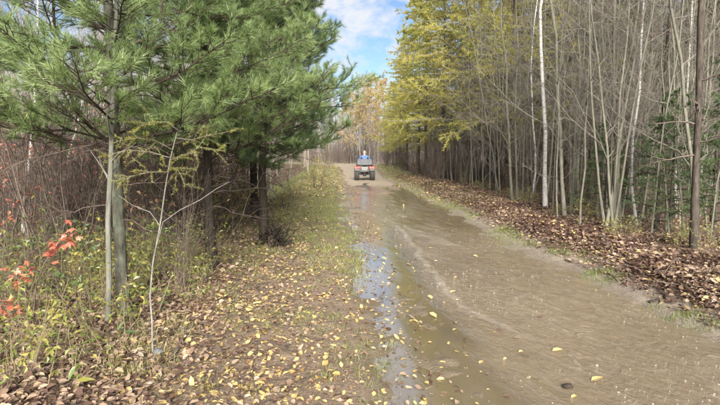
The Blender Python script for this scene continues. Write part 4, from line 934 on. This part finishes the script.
rg = np.random.default_rng(58); n = 16000
y = 2.9 * np.exp(rg.random(n) * 1.6); x = EDG(y)[0] + .1 - rg.random(n) * 2.6; az = rg.uniform(0, 6.3, n)
V, F, k = leaves(np.stack([x, y, H(x, y) + .004 + rg.random(n) * .01], -1), np.stack([np.cos(az), np.sin(az), rg.normal(.05, .15, n)], -1), nrm(rg.normal(0, .3, (n, 3)) + [0, 0, 1]), rg.uniform(.02, .09, n), rg.uniform(.002, .006, n), NEEDLE)
tag(mk('needle_litter', Geo().add(V, F, np.repeat(rg.random(n), k)).mesh('needle_litter', M['straw'], False), kind='stuff'), 'dry pine needles and straw bits strewn over the left verge', 'litter')

def twig_litter(name, label, n, xf, yf, seed, r0=.004):
    rg = np.random.default_rng(seed); y = yf(rg, n); x = xf(rg, n, y); az = rg.uniform(0, 6.3, n)
    P = paths(np.stack([x, y, H(x, y) + .008 + rg.random(n) * .02], -1), np.stack([np.cos(az), np.sin(az), rg.normal(.04, .1, n)], -1), rg.gamma(2.5, .08, n) + .05, 4, np.zeros(n), .25, rg)
    P[..., 2] = np.maximum(P[..., 2], H(P[..., 0], P[..., 1]) + .004)
    tag(mk(name, Geo().add(*tubes(P, (r0 * rg.uniform(.4, 1.4, n))[:, None] * np.linspace(1, .5, 4)[None], 4)).mesh(name, M['brush_bark']), kind='stuff'), label, 'twigs')
twig_litter('twig_litter', 'broken twigs lying among the leaves of the right bank', 900, lambda r, n, y: EDG(y)[1] + .5 + np.abs(r.normal(.2, .9, n)), lambda r, n: 4.3 * np.exp(r.random(n) * 1.6), 1)
twig_litter('twig_litter', 'broken twigs lying along the left forest edge', 800, lambda r, n, y: EDG(y)[0] - .9 - r.random(n) * 3, lambda r, n: 2.8 * np.exp(r.random(n) * 1.4), 2)

# single fallen leaves, the nearest on the left verge
def fallen_mesh(k, mat):
    rg = np.random.default_rng(800 + k)
    V, F, kk = leaves(np.zeros((1, 3)) - [.5, 0, 0], np.array([[1., 0, 0]]), np.array([[0, 0, 1.]]), 1.0, .66 + .12 * (k % 3), LEAF8, rg.uniform(-.15, .2))
    V = V + rg.normal(0, .03, V.shape) * [.6, .6, 1.3]
    st = np.array([[-.5, .012, 0], [-.5, -.012, 0], [-.82, 0, .06]])
    return Geo().add(V, F, rg.uniform(.1, .9)).add(st, np.array([[0, 1, 2]]), .2).mesh('fallen_leaf', mat, True)
FY = [fallen_mesh(k, M['yellow_leaf']) for k in range(5)]; FT = [fallen_mesh(5 + k, M['dry_leaf']) for k in range(3)]; FM = []
rg = np.random.default_rng(66); cnt = 0; pts = []
while cnt < 285:
    y = 3.05 * math.exp(rg.random() * .85); l = float(edges(np.array([y]))[0][0]); x = l + .12 - rg.beta(2.0, 1.4) * 2.1
    if not seen(x, y, 60, 450) or any((x - a) ** 2 + (y - b) ** 2 < .05 ** 2 for a, b in pts): continue
    pts.append((x, y)); cnt += 1; tan = rg.random() < .42; mud = x > l - .25
    where = 'on the wet mud at the left water edge' if mud else 'on the near left verge'
    o = mk('fallen_leaf', (FT[rg.integers(3)] if tan else FY[rg.integers(5)]), None, (x, y, max(gz(x, y), 0) + .012), (rg.normal(0, .28), rg.normal(0, .28), rg.uniform(0, 6.3)), tuple(rg.uniform(.032, .068) * np.array([1, rg.uniform(.7, 1.15), rg.uniform(.6, 2.2)])))
    tag(o, ('fallen brown leaf lying ' if tan else 'fallen yellow leaf lying ') + where, 'leaf', ('brown' if tan else 'yellow') + ' fallen leaves ' + where)

# ------------------------------------------------------------------ quad bike and rider, driving away
M['red'] = flatmat('red_plastic', (.45, .055, .035), .35, 0, 12, .12)
M['black'] = flatmat('black_plastic', (.022, .022, .024), .5, 0, 20, .25)
M['rubber'] = flatmat('tyre_rubber', (.035, .032, .030), .85, 0, 30, .35)
M['steel'] = flatmat('steel', (.42, .42, .42), .35, .8, 20, .15)
M['grey_bag'] = flatmat('grey_fabric', (.10, .105, .115), .8, 0, 14, .2)
M['silver'] = flatmat('silver_panel', (.15, .15, .145), .45, .2, 14, .15)
M['white_bar'] = flatmat('white_paint', (.20, .195, .19), .5, 0, 10, .1)
M['lens'] = flatmat('red_lens', (.60, .03, .03), .15, 0, 8, .1)
M['seat'] = flatmat('seat_vinyl', (.03, .03, .032), .45, 0, 14, .2)
M['denim'] = flatmat('blue_jacket', (.075, .13, .25), .85, 0, 16, .22)
M['trousers'] = flatmat('dark_trousers', (.035, .038, .05), .85, 0, 16, .2)
M['skin'] = flatmat('skin', (.55, .33, .25), .55, 0, 10, .08)
M['hair'] = flatmat('white_hair', (.30, .235, .20), .75, 0, 40, .2)
def bm_mesh(name, bm, mat, sm=True):
    me = bpy.data.meshes.new(name); bm.to_mesh(me); bm.free(); me.materials.append(mat)
    for p in me.polygons: p.use_smooth = sm
    return me
def rbox(name, size, mat, bev=.02, top=(1, 1), shift=0.0, seg=2):
    """bevelled block; top scales the upper face, shift slides it along y"""
    bm = bmesh.new(); bmesh.ops.create_cube(bm, size=1)
    for v in bm.verts:
        k = top if v.co.z > 0 else (1, 1)
        v.co = Vector((v.co.x * size[0] * k[0], v.co.y * size[1] * k[1] + (shift if v.co.z > 0 else 0), v.co.z * size[2]))
    bmesh.ops.bevel(bm, geom=bm.edges[:], offset=bev, segments=seg, profile=.6, affect='EDGES')
    return bm_mesh(name, bm, mat, False)
def pipe(name, pts, r, mat, sides=8):
    P = np.array(pts, float); return Geo().add(*tubes(P, np.full(len(P), r), sides)).mesh(name, mat)
QY = 29.0; qx = (364.5 - 360) / FPX * QY
q0 = (qx, QY, gz(qx, QY) - .005)
quad = thing('quad_bike', 'red and black quad bike with grey cargo bag driving away on the track', 'quad bike', q0)
def revolve(prof, n, axis_x=0):
    a = np.arange(n) * 2 * PI / n; prof = np.array(prof)
    V = np.stack([np.repeat(prof[:, 0][:, None], n, 1), prof[:, 1][:, None] * np.cos(a), prof[:, 1][:, None] * np.sin(a)], -1)
    idx = np.arange(V.shape[0] * n).reshape(-1, n)
    return V.reshape(-1, 3), np.stack([idx[:-1], np.roll(idx, -1, 1)[:-1], np.roll(idx, -1, 1)[1:], idx[1:]], -1).reshape(-1, 4)
def tyre_mesh(r, wd):
    gg = Geo(); h = wd / 2
    gg.add(*revolve([(-h * .8, r * .55), (-h, r * .7), (-h * .95, r * .9), (-h * .7, r * .98), (0, r), (h * .7, r * .98), (h * .95, r * .9), (h, r * .7), (h * .8, r * .55)], 24))
    for i in range(18):                                           # tread lugs
        for sgn in (-1, 1):
            a = (i + .25 * sgn) * 2 * PI / 18; c = np.array([sgn * h * .5, math.cos(a) * r, math.sin(a) * r])
            tx = np.array([0, -math.sin(a), math.cos(a)]); rx_ = np.array([0, math.cos(a), math.sin(a)]); ux = nrm(np.array([1., 0, 0]) + tx * .35 * sgn)
            B8 = np.array([c + ux * sx * h * .42 + tx * sy * .022 + rx_ * (sz * .016 - .004) for sx in (-1, 1) for sy in (-1, 1) for sz in (0, 1)])
            gg.add(B8, np.array([[0, 1, 3, 2], [4, 6, 7, 5], [0, 4, 5, 1], [2, 3, 7, 6], [1, 5, 7, 3]]))
    return gg.mesh('tyre', M['rubber'], False)
def rim_mesh(r, wd):
    h = wd / 2
    return Geo().add(*revolve([(h * .75, r * .56), (h * .8, r * .5), (h * .4, r * .42), (h * .35, r * .16), (h * .55, r * .12), (h * .55, .002)], 20)).add(*revolve([(-h * .75, r * .56), (-h * .8, r * .5), (-h * .4, r * .42), (-h * .35, .002)], 20)).mesh('rim', M['steel'])
ty, rm = tyre_mesh(.335, .27), rim_mesh(.335, .27)
for sx in (-1, 1):
    for yy in (-.60, .64):
        wh = mk('wheel', None, quad, (sx * .43, yy, .335), (0, 0, 0 if sx > 0 else PI))
        mk('tyre', ty, wh); mk('rim', rm, wh)
    mk('rear_fender', rbox('rear_fender', (.36, .62, .10), M['red'], .04, (.8, .85)), quad, (sx * .40, -.55, .745), (0, sx * .16, 0))
    mk('front_fender', rbox('front_fender', (.36, .58, .09), M['red'], .04, (.8, .85)), quad, (sx * .40, .60, .75), (0, sx * .16, 0))
    mk('tail_light', rbox('tail_light', (.17, .04, .085), M['lens'], .012), quad, (sx * .34, -.87, .70))
    mk('mudguard', rbox('mudguard', (.30, .06, .16), M['black'], .02, (.9, 1)), quad, (sx * .40, -.86, .61), (R(-8), 0, 0))
    mk('footrest', rbox('footrest', (.24, .42, .05), M['black'], .015), quad, (sx * .33, .02, .33))
    mk('mirror', rbox('mirror', (.15, .03, .09), M['black'], .012), quad, (sx * .46, .42, 1.27), (0, 0, sx * -.2))
    mk('mirror_stalk', pipe('mirror_stalk', [(sx * .34, .36, 1.06), (sx * .41, .40, 1.17), (sx * .46, .43, 1.26)], .009, M['black']), quad)
    mk('shock_absorber', pipe('shock_absorber', [(sx * .24, -.60, .34), (sx * .17, -.52, .66)], .032, M['black']), quad)
    mk('swing_arm', pipe('swing_arm', [(sx * .10, -.40, .36), (sx * .30, -.60, .33)], .026, M['black']), quad)
mk('body', rbox('body', (.46, 1.35, .34), M['black'], .06, (.75, .95)), quad, (0, .02, .56))
mk('seat', rbox('seat', (.34, .62, .14), M['seat'], .05, (.85, .9)), quad, (0, -.10, .80))
mk('fuel_tank', rbox('fuel_tank', (.34, .42, .22), M['red'], .06, (.7, .8)), quad, (0, .38, .84))
mk('rear_panel', rbox('rear_panel', (.36, .03, .20), M['silver'], .012), quad, (0, -.875, .665))
mk('bumper', pipe('bumper', [(-.22, -.84, .56), (-.20, -.92, .53), (.20, -.92, .53), (.22, -.84, .56)], .024, M['white_bar']), quad)
mk('rear_axle', pipe('rear_axle', [(-.40, -.60, .335), (.40, -.60, .335)], .03, M['black']), quad)
mk('front_axle', pipe('front_axle', [(-.40, .64, .335), (.40, .64, .335)], .03, M['black']), quad)
mk('differential', lump(2, .11, .12, .10, M['black'], 'differential', .1, 2), quad, (0, -.60, .335))
mk('exhaust', pipe('exhaust', [(.16, -.45, .52), (.17, -.86, .55)], .05, M['steel'], 10), quad)
mk('rear_rack', pipe('rear_rack', [(-.44, -.88, .82), (.44, -.88, .82), (.44, -.28, .82), (-.44, -.28, .82), (-.44, -.88, .82)], .014, M['black']), quad)
mk('front_rack', pipe('front_rack', [(-.40, .90, .84), (.40, .90, .84), (.40, .46, .84), (-.40, .46, .84), (-.40, .90, .84)], .014, M['black']), quad)
mk('steering_column', pipe('steering_column', [(0, .55, .80), (0, .36, 1.02)], .024, M['black']), quad)
mk('handlebar', pipe('handlebar', [(-.38, .30, 1.03), (-.20, .36, 1.05), (0, .37, 1.01), (.20, .36, 1.05), (.38, .30, 1.03)], .014, M['black']), quad)
bag = thing('cargo_bag', 'grey and black cargo bag strapped on the quad bike rear rack', 'bag', (q0[0], q0[1] - .58, q0[2] + .838))
bb = mk('bag_body', rbox('bag_body', (.92, .50, .29), M['black'], .05, (.92, .85)), bag, (0, 0, .147))
mk('flap', rbox('flap', (.66, .03, .27), M['grey_bag'], .012, (.72, 1)), bag, (0, -.244, .150), (R(-7), 0, 0))
mk('lid', rbox('lid', (.80, .42, .05), M['grey_bag'], .02, (.9, .9)), bag, (0, 0, .305))
for sx in (-1, 1): mk('strap', rbox('strap', (.035, .012, .27), M['black'], .004), bag, (sx * .2, -.268, .150), (R(-7), 0, 0))

# the rider: one skinned figure, astride, hands closed on the bar
def rider():
    V, E, Rd = [], [], []
    def v(p, r, par=None):
        V.append(p); Rd.append(r); i = len(V) - 1
        if par is not None: E.append((par, i))
        return i
    pel = v((0, -.14, .93), .15)
    ab = v((0, -.13, 1.04), .145, pel); ch = v((0, -.08, 1.20), .160, ab); sh = v((0, -.045, 1.31), .12, ch)
    nk = v((0, -.02, 1.385), .052, sh); v((0, .0, 1.44), .055, nk)
    for s in (-1, 1):
        sho = v((s * .17, -.045, 1.295), .078, sh); el_ = v((s * .33, .04, 1.12), .056, sho); wr = v((s * .315, .24, 1.06), .036, el_)
        pm = v((s * .305, .285, 1.065), .034, wr)
        for f in range(4):
            xx = s * (.275 + .021 * f); ln = [.9, 1.0, .95, .78][f]
            k1 = v((xx, .285 + .040 * ln, 1.068), .011, pm); k2 = v((xx, .305 + .050 * ln, 1.045), .010, k1); v((xx, .30 + .025 * ln, 1.018), .009, k2)
        t1 = v((s * .262, .268, 1.045), .012, pm); v((s * .262, .30, 1.012), .010, t1)
        hp = v((s * .13, -.08, .93), .115, pel); kn = v((s * .30, .27, .80), .078, hp); an = v((s * .32, .05, .45), .052, kn)
        hl = v((s * .32, .03, .40), .05, an); v((s * .325, .21, .385), .042, hl)
    me = bpy.data.meshes.new('rider'); me.from_pydata(V, E, []); o = bpy.data.objects.new('rider_tmp', me); C.objects.link(o)
    o.modifiers.new('s', 'SKIN'); sub = o.modifiers.new('d', 'SUBSURF'); sub.levels = sub.render_levels = 2
    for d, r in zip(me.skin_vertices[0].data, Rd): d.radius = (r, r); d.use_root = False
    me.skin_vertices[0].data[0].use_root = True
    dg = bpy.context.evaluated_depsgraph_get(); m2 = bpy.data.meshes.new_from_object(o.evaluated_get(dg)); bpy.data.objects.remove(o)
    bm = bmesh.new(); bm.from_mesh(m2)
    # head: facing +Y, with brow, nose, chin and ears
    r_ = bmesh.ops.create_uvsphere(bm, u_segments=24, v_segments=18, radius=1)
    for vv in r_['verts']:
        x, y, z = vv.co
        if z < 0: x *= 1 - .22 * z * z; y = y * (1 - .15 * z * z) + .10 * -z * (y > 0)
        if y > .7 and abs(x) < .22 and -.35 < z < .1: y += .20 * (1 - abs(x) / .22)
        if y > .6 and .1 < abs(x) < .5 and .0 < z < .2: y -= .06
        if y > .7 and abs(x) < .3 and -.6 < z < -.5: y += .05
        if abs(x) > .9 and abs(z) < .3 and abs(y) < .3: x *= 1.16
        vv.co = Vector((x * .078, y * .098 + .02, z * .115 + 1.515))
    bm.to_mesh(m2); bm.free()
    for mt in ('denim', 'trousers', 'skin', 'black'): m2.materials.append(M[mt])
    for p in m2.polygons:
        c = p.center; p.use_smooth = True
        hand = c.y > .235 and c.z > .98 and abs(c.x) > .2
        p.material_index = 2 if (c.z > 1.385 or hand) else 3 if c.z < .47 else 1 if c.z < .955 and not hand else 0
    return m2
P_ = thing('person', 'rider in a blue jacket with light hair sitting on the quad bike', 'person', q0)
body = mk('body', rider(), P_)
bm = bmesh.new(); bmesh.ops.create_uvsphere(bm, u_segments=20, v_segments=14, radius=1)
bmesh.ops.delete(bm, geom=[v for v in bm.verts if v.co.z < -.35 or (v.co.y > .55 and v.co.z < .55)], context='VERTS')
for v in bm.verts: v.co = Vector((v.co.x * .085, v.co.y * .106 + .016, v.co.z * .122 + 1.52)) * 1.0
mk('hair', bm_mesh('hair', bm, M['hair']), P_)
